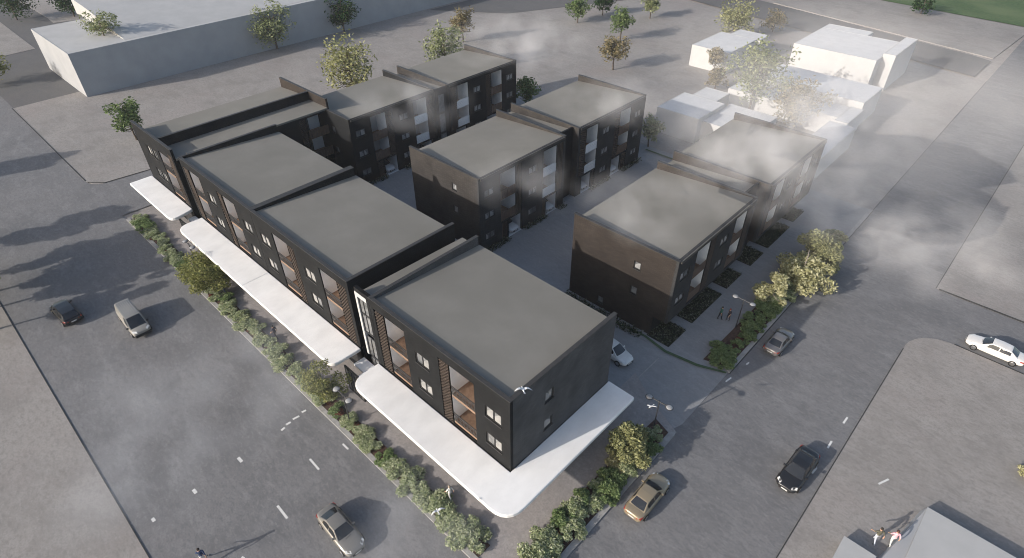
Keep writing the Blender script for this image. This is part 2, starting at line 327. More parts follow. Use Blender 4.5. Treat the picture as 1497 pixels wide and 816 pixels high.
# painted dashes
dash = [((6.7,23.49),(6.84,24.35),.16),((7.11,27.0),(7.18,27.45),.15),((16.94,26.2),(16.96,27.17),.17),((16.93,22.53),(16.91,23.51),.17),((16.94,19.07),(17.0,19.9),.17),
 ((21.36,21.8),(21.83,22.86),.16),((-15.29,-9.25),(-13.78,-9.3),.18),((-13.32,-13.45),(-11.74,-13.48),.19),((-14.53,-6.4),(-13.69,-6.4),.17),((-19.98,-13.46),(-19.32,-13.44),.26),
 ((-19.76,-17.5),(-19.24,-17.48),.26),((-19.62,-20.86),(-19.22,-20.84),.24),((-19.84,-9.4),(-19.9,-9.0),.22),((-20.1,-8.77),(-20.06,-8.31),.22),((-20.2,-8.01),(-20.1,-7.4),.22),((-20.31,-7.02),(-20.24,-6.6),.22),
 ((-11.45,-17.5),(-11.2,-17.4),.2)]
dl = ['white dash at the tip of the garden walk kerb','tiny white dash by the grey-brown sedan','farther white dash on the right street','white dash above the black car on the right street','white dash beside the black car on the right street',
 'slanting white stripe painted on the lower right lot','long white dash between the crossing dots and the silver coupe','long white dash left of the silver coupe','short white dash next to the planting bed kerb','small white dash below the crossing dots',
 'small white dash left of the silver coupe','small white dash near the lower left lot edge','first crossing dot counted from the street middle','second crossing dot counted from the street middle','third crossing dot counted from the street middle','crossing dot nearest the planting bed','small white mark at the bottom edge of the street']
for (a, b2, w), l in zip(dash, dl):
    a = Vector((*a,0)); b2 = Vector((*b2,0)); n = (b2-a).normalized(); n = Vector((-n.y, n.x, 0))*w/2
    z = KH-.012 if a.x > 19 else (-.002)
    mb = MB(); mb.poly([(a+n)+Vector((0,0,z)), (a-n)+Vector((0,0,z)), (b2-n)+Vector((0,0,z)), (b2+n)+Vector((0,0,z))])
    tag(mb.build('road_marking', MT['paint'], fix=False), l, 'road marking', 'white painted road dashes', 'structure')

# ------------------------------------------------------------------ terrace units
def window(T, P, s0, s1, z0, z1, parent, panes=2):
    fr = MB(T); w = .10; d0, d1 = .05, .17
    def bx(a, b, c, e, dd0=d0, dd1=d1):
        fr.hexa([P(a,dd0,c),P(b,dd0,c),P(b,dd1,c),P(a,dd1,c),P(a,dd0,e),P(b,dd0,e),P(b,dd1,e),P(a,dd1,e)])
    bx(s0, s1, z0, z0+w); bx(s0, s1, z1-w, z1); bx(s0, s0+w, z0+w, z1-w); bx(s1-w, s1, z0+w, z1-w)
    if panes == 2: m = (s0+s1)/2; bx(m-.06, m+.06, z0+w, z1-w)
    f = fr.build('window', MT['frame'], parent)
    sl = MB(T); sl.hexa([P(s0-.05,-.06,z0-.07),P(s1+.05,-.06,z0-.07),P(s1+.05,.05,z0-.07),P(s0-.05,.05,z0-.07),P(s0-.05,-.06,z0-.003),P(s1+.05,-.06,z0-.003),P(s1+.05,.05,z0-.003),P(s0-.05,.05,z0-.003)])
    sl.build('sill', MT['cap'], f)
    ed = [(s0+w, s1-w)] if panes == 1 else [(s0+w, (s0+s1)/2-.06), ((s0+s1)/2+.06, s1-w)]
    for k, (a, b) in enumerate(ed):
        g = MB(T); g.hexa([P(a,.10,z0+w),P(b,.10,z0+w),P(b,.12,z0+w),P(a,.12,z0+w),P(a,.10,z1-w),P(b,.10,z1-w),P(b,.12,z1-w),P(a,.12,z1-w)])
        g.build('pane', MT['pane'], f)
        if rnd.random() < .65:          # drawn-back curtain close behind the glass
            c = MB(T); h = z1-z0-2*w; n = 7
            side = rnd.random() < .6
            pts = [(a+.01, z0+w+.01), ((b-.01) if side else a+(b-a)*.6, z0+w+.01)]
            top = [(a+(b-a-.02)*(1-t)*(1 if side else .6)+.01, z0+w+h*(.45+.5*math.sin(math.pi/2*t))) for t in [k/n for k in range(n+1)]]
            c.poly([P(x, .097, z) for x, z in pts+top]); c.build('curtain', MT['curtain'], f)
def lattice(T, P, s0, s1, z0, z1, parent, style):
    bk = MB(T); bk.mi = 1
    bk.hexa([P(s0,.16,z0),P(s1,.16,z0),P(s1,.24,z0),P(s0,.24,z0),P(s0,.16,z1),P(s1,.16,z1),P(s1,.24,z1),P(s0,.24,z1)]); bk.mi = 0
    if style == 'brick':
        pw, ph = .30, .17
        r = 0; z = z0+.02
        while z+ph*.6 < z1:
            x = s0+.02+(pw*.5 if r % 2 else 0)
            while x+.2 < s1:
                e = min(x+pw*.6, s1-.01)
                bk.hexa([P(x,.0,z),P(e,.0,z),P(e,.16,z),P(x,.16,z),P(x,.0,z+ph*.55),P(e,.0,z+ph*.55),P(e,.16,z+ph*.55),P(x,.16,z+ph*.55)])
                x += pw
            z += ph; r += 1
    elif style == 'slat':
        z = z0+.05
        while z+.16 < z1:
            k = .22
            bk.hexa([P(s0+.01,.0,z),P(s1-.01,.0,z+k),P(s1-.01,.16,z+k),P(s0+.01,.16,z),P(s0+.01,.0,z+.10),P(s1-.01,.0,z+k+.10),P(s1-.01,.16,z+k+.10),P(s0+.01,.16,z+.10)])
            z += .30
    else:
        x = s0+.03; c = 0
        while x+.1 < s1:
            bk.hexa([P(x,.0,z0),P(x+.13,.0,z0),P(x+.13,.16,z0),P(x,.16,z0),P(x,.0,z1),P(x+.13,.0,z1),P(x+.13,.16,z1),P(x,.16,z1)]); x += .27
    bk.build('lattice_screen', [MT['brickl'], MT['brickd']], parent)
def railing(T, P, s0, s1, z, parent, style):
    mb = MB(T); h = 1.05
    def bx(a, b, c, e, d0, d1): mb.hexa([P(a,d0,c),P(b,d0,c),P(b,d1,c),P(a,d1,c),P(a,d0,e),P(b,d0,e),P(b,d1,e),P(a,d1,e)])
    if style == 'bars':
        bx(s0, s1, z+h-.05, z+h, .05, .11); bx(s0, s1, z+.08, z+.12, .06, .10)
        x = s0+.04; k = 0
        while x < s1-.05:
            mb.hexa([P(x,.065,z+.12),P(x+.03,.065,z+.12),P(x+.03,.095,z+.12),P(x,.095,z+.12),P(x+.14,.065,z+h-.05),P(x+.17,.065,z+h-.05),P(x+.17,.095,z+h-.05),P(x+.14,.095,z+h-.05)])
            mb.hexa([P(x+.14,.07,z+.12),P(x+.17,.07,z+.12),P(x+.17,.09,z+.12),P(x+.14,.09,z+.12),P(x,.07,z+h-.05),P(x+.03,.07,z+h-.05),P(x+.03,.09,z+h-.05),P(x,.09,z+h-.05)])
            x += .17
        return mb.build('railing', MT['metal'], parent)
    if style == 'boards':
        x = s0+.01
        while x < s1-.1:
            e = min(x+.36, s1-.01); bx(x, e, z-.2, z+h, .04, .10); x += .42
        mb.mi = 1; bx(s0, s1, z-.05, z+h-.1, .105, .13)
        return mb.build('railing', [MT['boards'], MT['frame']], parent)
    if style == 'slats':
        zz = z-.12; k = 0
        while zz < z+h: bx(s0+.01, s1-.01, zz, zz+.085, .04, .09); zz += .15
        return mb.build('railing', MT['boards'], parent)
    # pale perforated board with a curved top
    n = 12; prev = None
    hs = []
    holes = []
    x = s0+.12; r = 0
    cols = 11; rows = 5; cw = (s1-s0)/cols; rh = (h+.25)/rows
    for i in range(cols):
        a, b = s0+i*cw, s0+(i+1)*cw
        for j in range(rows):
            c = z-.25+j*rh
            if j == rows-1:
                t = (i+.5)/cols; drop = rh*.9*max(0, (t-.75)/.25)**2
                bx(a, b, c, c+rh-drop, .05, .11); continue
            if (i+j) % 2 == 0: bx(a, b, c, c+rh, .05, .11)
            else:
                bx(a, a+cw*.36, c, c+rh, .05, .11); bx(a+cw*.64, b, c, c+rh, .05, .11)
                bx(a+cw*.36, a+cw*.64, c, c+rh*.25, .05, .11); bx(a+cw*.36, a+cw*.64, c+rh*.75, c+rh, .05, .11)
    return mb.build('railing', MT['perf'], parent)
def loggia(T, P, s0, s1, z0, z1, floors, parent, rail, depth=2.5, doors=True, back='wood'):
    mb = MB(T)
    def bx(a, b, c, e, d0, d1): mb.hexa([P(a,d0,c),P(b,d0,c),P(b,d1,c),P(a,d1,c),P(a,d0,e),P(b,d0,e),P(b,d1,e),P(a,d1,e)])
    mb.mi = 0; bx(s0, s0+.03, z0, z1, .12, depth); bx(s1-.03, s1, z0, z1, .12, depth); bx(s0-.06, s1+.06, z1, z1+.06, .305, depth)
    mb.mi = 1; bx(s0-.06, s1+.06, z0, z1+.06, depth+.002, depth+.08)
    lg = mb.build('loggia', [MT['lwhite'], MT[back]], parent)
    for k, fz in enumerate(floors):
        fl = MB(T); a = .12
        fl.hexa([P(s0+.033,a,fz-.30),P(s1-.033,a,fz-.30),P(s1-.033,depth,fz-.30),P(s0+.033,depth,fz-.30),P(s0+.033,a,fz),P(s1-.033,a,fz),P(s1-.033,depth,fz),P(s0+.033,depth,fz)])
        bl = fl.build('balcony', MT['wood'], parent)
        railing(T, P, s0+.01, s1-.01, fz, bl, rail)
        nz = (floors[k+1]-.3) if k+1 < len(floors) else z1
        if doors:
            a0 = s0+(s1-s0)*.08; b0 = a0+1.15; t = min(nz-.25, fz+2.3)
            dr = MB(T)
            for (x0,x1,y0,y1) in ((a0,b0,fz+.01,fz+.09),(a0,b0,t-.09,t),(a0,a0+.08,fz+.09,t-.09),(b0-.08,b0,fz+.09,t-.09),((a0+b0)/2-.035,(a0+b0)/2+.035,fz+.09,t-.09)):
                dr.hexa([P(x0,depth-.07,y0),P(x1,depth-.07,y0),P(x1,depth-.004,y0),P(x0,depth-.004,y0),P(x0,depth-.07,y1),P(x1,depth-.07,y1),P(x1,depth-.004,y1),P(x0,depth-.004,y1)])
            dd = dr.build('balcony_door', MT['frame'], bl)
            gp = MB(T); gp.poly([P(a0+.08,depth-.03,fz+.09),P(b0-.08,depth-.03,fz+.09),P(b0-.08,depth-.03,t-.09),P(a0+.08,depth-.03,t-.09)]); 
            g = gp.build('door_glass', MT['pane'], bl, fix=False)
UN = [('w',.88,2.52),('l',3.62,6.36),('x',6.36,7.52),('w',8.76,10.42),('l',11.56,14.22),('x',14.22,15.55)]
def unit(label, org, sd, dd, L, H, kind, near_end=True, far_end=True, end_windows=True, side_far=False):
    """one terrace house block. s runs along the facade from its free end, d runs inwards, z up"""
    root = empty('terrace_block', (org[0], org[1], 0)); tag(root, label, 'building', 'dark terrace blocks')
    sd = Vector((*sd,0)); dd = Vector((*dd,0)); D = 12.6
    T = lambda s, d, z: sd*s+dd*d+Vector((0,0,z))
    P = lambda s, d, z: (s, d, z)
    Q0 = lambda t, e, z: (e, t, z)             # near end wall: runs along d
    Q1 = lambda t, e, z: (L-e, t, z)
    k = L/16
    holes = []; wins = []; logs = []; lats = []
    if kind == 'F': zs = [(5.12,6.4),(8.3,9.58)]; l0, l1 = 3.9, 10.95; floors = [4.25,7.5]; base = 3.85; eh = .0
    elif kind == 'E': zs = [(4.5,5.5),(7.6,8.62)]; l0, l1 = 2.9, 9.85; floors = [3.25,6.35]; base = 2.65
    else: zs = [(1.5,2.5),(4.5,5.5),(7.6,8.62)]; l0, l1 = 2.9, 9.85; floors = [3.25,6.35]; base = 0
    for t, a, b in UN:
        a, b = a*k, b*k
        if t == 'w':
            for z0, z1 in zs: wins.append((a,b,z0,z1))
        if t == 'l': logs.append((a,b,l0,l1))
        if t == 'x': lats.append((a,b,l0,l1))
    ports = []
    if kind == 'C':
        ports = [(5.0*k,7.52*k,.02,2.75),(12.3*k,14.7*k,.02,2.75)]
        lats += [(3.75*k,4.9*k,.02,2.75),(11.5*k,12.2*k,.02,2.75)]
    holes = wins+logs+lats+ports
    w = MB(T)
    Hf = H-(.02 if kind != 'F' else 0)
    w.panel(P, 0, L, base, H-.02, holes, 0, .3)
    rw_ = MB(T); rw_.panel(P, .3, L-.3, 0, H-1.15, [], D-.3, .3); rw_.build('rear_wall', MT['wall'], root)
    if kind == 'F':                     # shop front wall below the canopy
        sh = [(1.0+i*3.1, 3.7+i*3.1, .3, 3.1) for i in range(int((L-1.5)/3.1))]
        gw = MB(T); gw.panel(P, .3, L-.3, 0, base-.003, sh, .02, .25); gw.build('shop_front', MT['wall'], root)
    if kind == 'E':
        gw = MB(T); gw.panel(P, .3, L-.3, 0, base-.003, [(3.9*k,5.0*k,.02,2.2),(12.0*k,13.1*k,.02,2.2)], 1.76, .25); gw.build('porch_wall', MT['wall'], root)
        gw = MB(T); gw.box((.3,.3,base-.2),(L-.3,1.75,base-.004)); gw.build('porch_ceiling', MT['cap'], root)
    wall = w.build('wall', MT['wall_hazed' if kind == 'E' or (kind == 'C' and org[0] > -30) else 'wall'], root)
    for a, b, z0, z1 in wins: window(T, P, a, b, z0, z1, root)
    for i, (a, b, z0, z1) in enumerate(logs):
        rail = 'bars' if kind == 'F' else ('slats' if kind == 'E' else ('boards' if i == 0 else 'perf'))
        loggia(T, P, a, b, z0, z1, floors, root, rail, back='wood' if kind == 'F' else 'offw')
    for a, b, z0, z1 in lats: lattice(T, P, a, b, z0, z1, root, {'F':'brick','E':'slat','C':'brick','V':'vert'}[LATT.get(label, kind)])
    if kind == 'F':
        for a, b, z0, z1 in sh:
            g = MB(T); g.hexa([P(a,.12,z0),P(b,.12,z0),P(b,.15,z0),P(a,.15,z0),P(a,.12,z1),P(b,.12,z1),P(b,.15,z1),P(a,.15,z1)])
            g.build('shop_window', MT['glassd'], root)
    for a, b, z0, z1 in ports:
        c = MB(T)
        c.box((a-.05,.305,z0),(a,5.6,z1)); c.box((b,.305,z0),(b+.05,5.6,z1)); c.box((a-.05,5.6,z0),(b+.05,5.65,z1)); c.box((a-.05,.305,z1),(b+.05,5.65,z1+.05))
        c.box((a,-.0,z0-.015),(b,5.6,z0+.02)); c.build('carport', MT['lwhite'], root)
    if kind == 'E':
        for a, b in ((3.9*k,5.0*k),(12.0*k,13.1*k)):
            g = MB(T); g.box((a+.03,1.84,.03),(b-.03,1.9,2.18)); g.build('door', MT['boards'], root)
    # end walls with parapets (horizontal top, the roof falls away behind them)
    for which, Q in ((0,Q0),(1,Q1)):
        e = MB(T); eh = []
        if (which == 0 and end_windows):
            if kind == 'F': eh = [(3.85,4.85,5.1,6.3),(3.85,4.85,8.4,9.6)]
            else: eh = [(3.92,4.75,4.2,5.2),(3.92,4.75,7.42,8.36)]+([(7.85,8.65,.7,1.62)] if kind == 'E' else [])
        if kind == 'E':
            e.panel(Q, .3, D, base, H, [h for h in eh if h[2] > base], 0, .3); e.panel(Q, 1.76, D, 0, base-.003, [h for h in eh if h[2] < base], 0, .3)
        else: e.panel(Q, .3, D, 0, H, eh, 0, .3)
        e.build('end_wall', MT['endg'] if label.startswith('nearest black') else MT['wall'] if (kind == 'F' or label.startswith('black block of the back row')) else MT['end_hazed'] if kind == 'C' else MT['endw'], root)
        for h in eh: window(T, Q, h[0], h[1], h[2], h[3], root, 1)
        c = MB(T); a, b = (-.03,.33) if which == 0 else (L-.33, L+.03)
        c.box((a,-.03,H+.002),(b,D+.05,H+.06)); c.build('parapet_cap', MT['cap'], root)
    # roof, falling from the facade to the rear
    z0, z1 = (H-.26, H-.98) if kind == 'F' else (H-.06, H-.92)
    rf = MB(T); fd = .32 if kind == 'F' else -.10
    rf.hexa([(.303,fd,z0-.22),(L-.303,fd,z0-.22),(L-.303,D+.12,z1-.22),(.303,D+.12,z1-.22),(.303,fd,z0),(L-.303,fd,z0),(L-.303,D+.12,z1),(.303,D+.12,z1)])
    rf.build('roof', MT['roof'], root)
    if kind == 'F':
        c = MB(T); c.box((.34,-.03,H-.017),(L-.34,.33,H+.045)); c.build('parapet_cap', MT['cap'], root)
    else:
        c = MB(T); c.box((.305,-.16,z0-.26),(L-.305,-.103,z0+.02)); c.build('gutter', MT['cap'], root)
    return root, T
LATT = {}
HF, HC = 11.9, 10.5
def U_(label, *a, lat=None, **k):
    if lat: LATT[label] = lat
    return unit(label, *a, **k)
F1, TF1 = U_('nearest black block at the street corner, with a white wraparound canopy', (0,0), (-1,0), (0,1), 16.5, HF, 'F')
F2b, _ = U_('black block in the middle of the front row, beside the narrow white stair strip', (-36.95,-.05), (1,0), (0,1), 17.35, HF, 'F', end_windows=False)
F2a, _ = U_('black block second from the far left of the front row, between two lattice bays', (-37.0,-.05), (-1,0), (0,1), 17.2, HF, 'F', end_windows=False)
C1, _ = U_('hazy grey block in the middle row, its windowed end wall facing the front row', (-26.05,22.05), (0,1), (-1,0), 16.0, HC, 'C', lat='V')
C2, _ = U_('far block of the middle row, next to the open lot', (-26.15,56.9), (0,-1), (-1,0), 16.0, HC, 'C', lat='E', end_windows=False)
D1, _ = U_('black block of the back row nearest the front row, half of its roof in shade', (-51.1,21.4), (0,1), (-1,0), 15.6, HC, 'C')
D2, _ = U_('black block at the far end of the back row, with a two-tone roof', (-50.95,55.1), (0,-1), (-1,0), 15.6, HC, 'C', end_windows=False)
E1, _ = U_('brown-ended block of the garden row, nearest the driveway', (-.75,23.93), (0,1), (-1,0), 16.3, HC, 'E')
E2, _ = U_('far block of the garden row, in front of the white houses', (-.78,59.85), (0,-1), (-1,0), 16.2, HC, 'E', end_windows=False)

# far left block (faces the yard, its narrow end on the street)
def block_F3():
    root = empty('terrace_block', (-69.3,0,0)); tag(root, 'narrow black block at the far left end of the front row, with two roof strips', 'building', 'dark terrace blocks')
    T = lambda s, d, z: Vector((s, d, z)); P = lambda s, d, z: (s, d, z)
    L, D, H = 12.6, 22.0, HF
    w = MB(T); wins = [(3.2,4.9,8.3,9.58),(5.0,6.4,8.3,9.58),(3.4,5.0,5.12,6.4),(5.1,6.6,5.12,6.4)]; logs = [(7.5,10.9,3.9,10.2)]; lats = [(10.9,12.3,3.9,10.9)]
    w.panel(P, 0, L, 0, H, wins+logs+lats, 0, .3)
    Q = lambda t, e, z: (L-e, t, z)
    yl = [(17.1,18.2,0,0),]
    lo2 = [(18.2,21.5,3.6,10.15)]; la2 = [(17.05,18.1,3.6,10.15)]; pt = [(18.6,21.4,.02,3.0)]
    w2 = MB(T); w2.panel(Q, .3, D-.3, 0, H-1.25, lo2+la2+pt, 0, .3); w2.build('yard_wall', MT['wall'], root)
    w.build('wall', MT['wall'], root)
    w = MB(T); w.panel(lambda t, e, z: (e, t, z), .3, D-.3, 0, H-1.45, [], 0, .3); w.build('side_wall', MT['wall'], root)
    w = MB(T); w.panel(P, 0, L, 0, H, [], D-.3, .3); w.build('rear_wall', MT['endw'], root)
    for a in wins: window(T, P, *a, root)
    loggia(T, P, *logs[0], [4.25,7.5], root, 'bars')
    lattice(T, P, *lats[0], root, 'brick')
    loggia(T, Q, *lo2[0], [3.95,7.2], root, 'boards', back='lwhite')
    lattice(T, Q, *la2[0], root, 'brick')
    c = MB(T); a, b, z0, z1 = pt[0]
    for bx in (((a-.05),a,.305,4.6),(b,b+.05,.305,4.6),(a-.05,b+.05,4.6,4.65)): c.hexa([Q(bx[0],bx[2],z0),Q(bx[1],bx[2],z0),Q(bx[1],bx[3],z0),Q(bx[0],bx[3],z0),Q(bx[0],bx[2],z1),Q(bx[1],bx[2],z1),Q(bx[1],bx[3],z1),Q(bx[0],bx[3],z1)])
    c.hexa([Q(a,0,.0),Q(b,0,.0),Q(b,4.6,.0),Q(a,4.6,.0),Q(a,0,.04),Q(b,0,.04),Q(b,4.6,.04),Q(a,4.6,.04)])
    c.hexa([Q(a,.31,z1),Q(b,.31,z1),Q(b,4.6,z1),Q(a,4.6,z1),Q(a,.31,z1+.05),Q(b,.31,z1+.05),Q(b,4.6,z1+.05),Q(a,4.6,z1+.05)])
    c.build('carport', MT['lwhite'], root)
    r = MB(T)
    r.hexa([(-.1,.303,H-1.65),(7.8,.303,H-1.1),(7.8,D-.303,H-1.1),(-.1,D-.303,H-1.65),(-.1,.303,H-1.43),(7.8,.303,H-.88),(7.8,D-.303,H-.88),(-.1,D-.303,H-1.43)])
    r.build('roof', MT['roof'], root)
    r = MB(T)
    r.hexa([(8.1,.303,H-1.5),(L+.12,.303,H-1.46),(L+.12,D-.303,H-1.46),(8.1,D-.303,H-1.5),(8.1,.303,H-1.28),(L+.12,.303,H-1.22),(L+.12,D-.303,H-1.22),(8.1,D-.303,H-1.28)])
    r.build('roof', MT['roof'], root)
    r = MB(T); r.box((7.803,.303,H-2),(8.097,D-.303,H-.05)); r.build('roof_wall', MT['wall'], root)
    for a, b in (((-.03,-.03,H+.002),(L+.03,.33,H+.06)), ((-.03,D-.33,H+.002),(L+.03,D+.03,H+.06)), ((7.78,.34,H-.048),(8.12,D-.34,H+.0))):
        r = MB(T); r.box(a, b); r.build('parapet_cap', MT['cap'], root)
    g = MB(T)
    for i in range(3): g.box((1.0+i*3.7,-.02,.3),(3.9+i*3.7,.0-.004,3.1))
    g.build('shop_window', MT['glassd'], root)
    return root
F3 = block_F3()

# stair links between the blocks
def stairlink(label, x0, y0, x1, y1, zr0, zr1, front, glass=None, axis='y'):
    """x0..x1, y0..y1 footprint; front = '+x' or '-y' """
    root = empty('stair_link', ((x0+x1)/2,(y0+y1)/2,0)); tag(root, label, 'building', 'stair links between the blocks')
    ox, oy = (x0+x1)/2, (y0+y1)/2; T = lambda x, y, z: Vector((x-ox, y-oy, z))
    w = MB(T); w.box((x0,y0,0),(x1,y1,min(zr0,zr1)-.25)); w.build('wall', MT['wall'], root)
    r = MB(T)
    if front == '+x':
        r.hexa([(x0-.1,y0,zr1-.24),(x1,y0,zr0-.24),(x1,y1,zr0-.24),(x0-.1,y1,zr1-.24),(x0-.1,y0,zr1),(x1,y0,zr0),(x1,y1,zr0),(x0-.1,y1,zr1)])
        f = MB(T); f.box((x1+.003,y0,0),(x1+.25,y1,zr0+.42)); 
        f.build('front_wall', MT['wall'], root)
    else:
        r.hexa([(x0,y0,zr0-.24),(x1,y0,zr0-.24),(x1,y1+.1,zr1-.24),(x0,y1+.1,zr1-.24),(x0,y0,zr0),(x1,y0,zr0),(x1,y1+.1,zr1),(x0,y1+.1,zr1)])
    r.build('roof', MT['roof'], root)
    return root, T
LC, TLC = stairlink('shaded stair link between the two garden row blocks', -13.2,40.25,-2.4,43.62, 10.0,9.35, '+x')
L2, TL2 = stairlink('grey stair link between the two middle row blocks', -38.5,38.07,-27.4,40.88, 10.0,9.35, '+x')
L3, TL3 = stairlink('stair link with tall glass strip between the two back row blocks', -63.2,37.02,-51.25,39.48, 10.0,9.35, '+x')
for (z0, z1) in ((.3,3.0),(3.4,6.3),(6.7,9.4)):
    g = MB(TL3); g.box((-50.995,37.5,z0),(-50.93,38.6,z1)); g.build('stair_window', MT['pane'], L3)
g = MB(TL3); 
for z in (3.05,6.35): g.box((-50.99,37.45,z),(-50.9,38.65,z+.3))
g.build('transom', MT['frame'], L3)
LF, TLF = stairlink('stair link with a white frame and glass strip beside the corner block', -18.65,.36,-16.53,12.6, 11.05,10.65, '-y')
f = MB(TLF); f.box((-18.65,-.02,3.85),(-18.35,.3,11.45)); f.box((-18.347,-.02,11.0),(-16.95,.3,11.45)); f.build('white_frame', MT['white'], LF)
f = MB(TLF); f.box((-18.66,.02,11.453),(-16.53,.355,11.9)); f.box((-16.95,.0,0),(-16.53,.355,11.45)); f.build('front_wall', MT['wall'], LF)
for z0, z1 in ((.2,3.5),(3.9,6.2),(6.9,8.9),(9.2,10.95)):
    f = MB(TLF); f.box((-18.3,.12,z0),(-17.0,.2,z1)); o = f.build('stair_window', MT['pane'], LF)
    f = MB(TLF); f.box((-17.72,.07,z0),(-17.64,.118,z1)); f.box((-18.34,.07,z0-.13),(-16.96,.118,z0-.01)); f.box((-18.34,.07,z0),(-18.25,.118,z1)); f.box((-17.05,.07,z0),(-16.96,.118,z1)); f.build('mullion', MT['frame'], o)
LG, TLG = stairlink('recessed dark stair link at the far left of the front row', -56.65,1.6,-54.25,12.6, 11.1,10.7, '-y')
# entrance screens in the two canopy gaps
def entrance(label, x0, x1, y):
    root = empty('entrance_screen', ((x0+x1)/2, y, .05)); tag(root, label, 'entrance'); T = lambda a, b, c: Vector((a-(x0+x1)/2, b-y, c-.05))
    f = MB(T); n = 5; w = (x1-x0)/n
    for i in range(n+1): f.box((x0+i*w-.05,y-.06,.05),(x0+i*w+.05,y+.06,3.2))
    for i in range(n):
        f.hexa([(x0+i*w,y-.04,.1),(x0+i*w+.12,y-.04,.1),(x0+i*w+.12,y+.04,.1),(x0+i*w,y+.04,.1),(x0+(i+1)*w-.12,y-.04,3.1),(x0+(i+1)*w,y-.04,3.1),(x0+(i+1)*w,y+.04,3.1),(x0+(i+1)*w-.12,y+.04,3.1)]) if i % 2 else None
    f.box((x0,y-.07,3.2),(x1,y+.07,3.34)); f.box((x0,y-.07,.05),(x1,y+.07,.14)); f.build('screen_frame', MT['frame'], root)
    g = MB(T); g.box((x0+.06,y-.012,.15),(x1-.06,y+.012,3.19)); g.build('screen_glass', MT['pane'], root)
    c = MB(T); c.box((x0+.02,y+.9,2.6),(x1-.02,-.1,2.8)); c.build('porch_roof', MT['perf'], root)
    c = MB(T); c.box((x1-.5,y+.15,.05),(x1-.15,y+.85,3.1)); c.build('porch_post', MT['lwhite'], root)
entrance('white porch with dark framed glass in the gap left of the corner canopy', -19.4, -17.0, -2.2)
entrance('white porch with dark struts in the gap at the far left canopy', -56.4, -54.2, -2.0)

# canopies: parts of their blocks
def rounded(ps, r, n=6):
    out = []
    m = len(ps)
    for i in range(m):
        a, b, c = Vector((*ps[i-1],0)), Vector((*ps[i],0)), Vector((*ps[(i+1)%m],0)); rr = r[i]
        if rr == 0: out.append((b.x,b.y)); continue
        u = (a-b).normalized()*rr; v = (c-b).normalized()*rr
        for k in range(n+1):
            t = k/n; p = b+u*(1-t)**2+v*t**2; out.append((p.x,p.y))
    return out
def canopy(parent, ps, r):
    o = parent.location; b = MB(lambda x, y, z: Vector((x-o.x, y-o.y, z))); b.prism(rounded(ps, r), 3.42, 3.8)
    ob = b.build('canopy', MT['canopy'], parent)
    md = ob.modifiers.new('bevel', 'BEVEL'); md.width = .07; md.segments = 2; md.limit_method = 'ANGLE'
canopy(F1, [(-16.85,-.08),(-16.85,-3.35),(2.85,-3.35),(2.85,12.75),(.04,12.75),(.04,-.08)], [0,1.6,1.9,.25,0,0])
canopy(F2b, [(-36.96,-.12),(-36.96,-3.35),(-19.7,-3.35),(-19.65,-.12)], [0,0,.9,0])
canopy(F2a, [(-53.6,-.12),(-53.6,-3.35),(-36.965,-3.35),(-36.965,-.12)], [.1,1.5,0,0])
canopy(F3, [(-69.55,-.08),(-69.55,-3.1),(-55.7,-3.1),(-56.45,-.08)], [0,.2,1.3,.3])

# ------------------------------------------------------------------ pale massing buildings around
def massing(label, boxes, wedge=None, m='white', roofm='roof_lift'):
    x = sum(b[0]+b[2] for b in boxes)/2/len(boxes); y = sum(b[1]+b[3] for b in boxes)/2/len(boxes)
    root = empty('plain_building', (x, y, 0)); tag(root, label, 'building', 'plain pale buildings around the terraces')
    T = lambda a, b, c: Vector((a-x, b-y, c))
    for bx in boxes:
        x0, y0, x1, y1, h = bx[:5]
        b = MB(T); b.panel(lambda s, d, z: (s, d, z), x0, x1, -.1, h, [], y0, .2); b.panel(lambda s, d, z: (s, d, z), x0, x1, -.1, h, [], y1-.2, .2)
        b.panel(lambda s, d, z: (d, s, z), y0+.2, y1-.2, -.1, h, [], x0, .2); b.panel(lambda s, d, z: (d, s, z), y0+.2, y1-.2, -.1, h, [], x1-.2, .2)
        b.build('wall', MT[m], root)
        r = MB(T); r.box((x0+.21,y0+.21,h-.3),(x1-.21,y1-.21,h-.02)); r.build('roof', MT[roofm], root)
    if wedge:
        b = MB(T); P_, ya, yb = wedge; n = len(P_)
        A = [(p[0],ya,p[1]) for p in P_]; B = [(p[0],yb,p[1]) for p in P_]
        b.poly(A[::-1]); b.poly(B)
        for i in range(n): b.poly([A[i],A[(i+1)%n],B[(i+1)%n],B[i]])
        b.build('upper_roof', MT[roofm], root)
    return root
massing('long pale hall at the upper left with a stepped sloping roof', [(-143.6,5.75,-119.6,110,8.3)], wedge=([(-121,8.302),(-131.5,9.7),(-140,10.9),(-149.5,11.6),(-149.5,8.302)],16.3,108), m='offw', roofm='hallroof')
massing('small white house at the top, partly behind a thin brown-leaved tree', [(-42.8,101,-34.3,113.5,4.4),(-40.5,113.5,-33.6,118,4.4)])
massing('larger white house at the top right with an end step', [(-25.2,109.9,-9.4,125,6.3),(-9.4,113.2,-7.2,127,6.9),(-25.2,125,-16,128.5,6.3)])
massing('low white buildings in front of the larger white house', [(-26.4,86,-6.8,92,3.4),(-24,92,-5.0,101.5,4.6),(-6.7,84.2,-4.6,91.8,3.6)])
massing('bluish white house behind the middle row, half in shade', [(-30.2,67.8,-22.4,76.6,4.3),(-28.6,76.6,-24.0,81.5,4.3),(-22.4,69.2,-14,79,3.6)])
massing('narrow white annexe behind the far end of the garden row', [(-7.2,69,-3.0,83.5,3.6)])
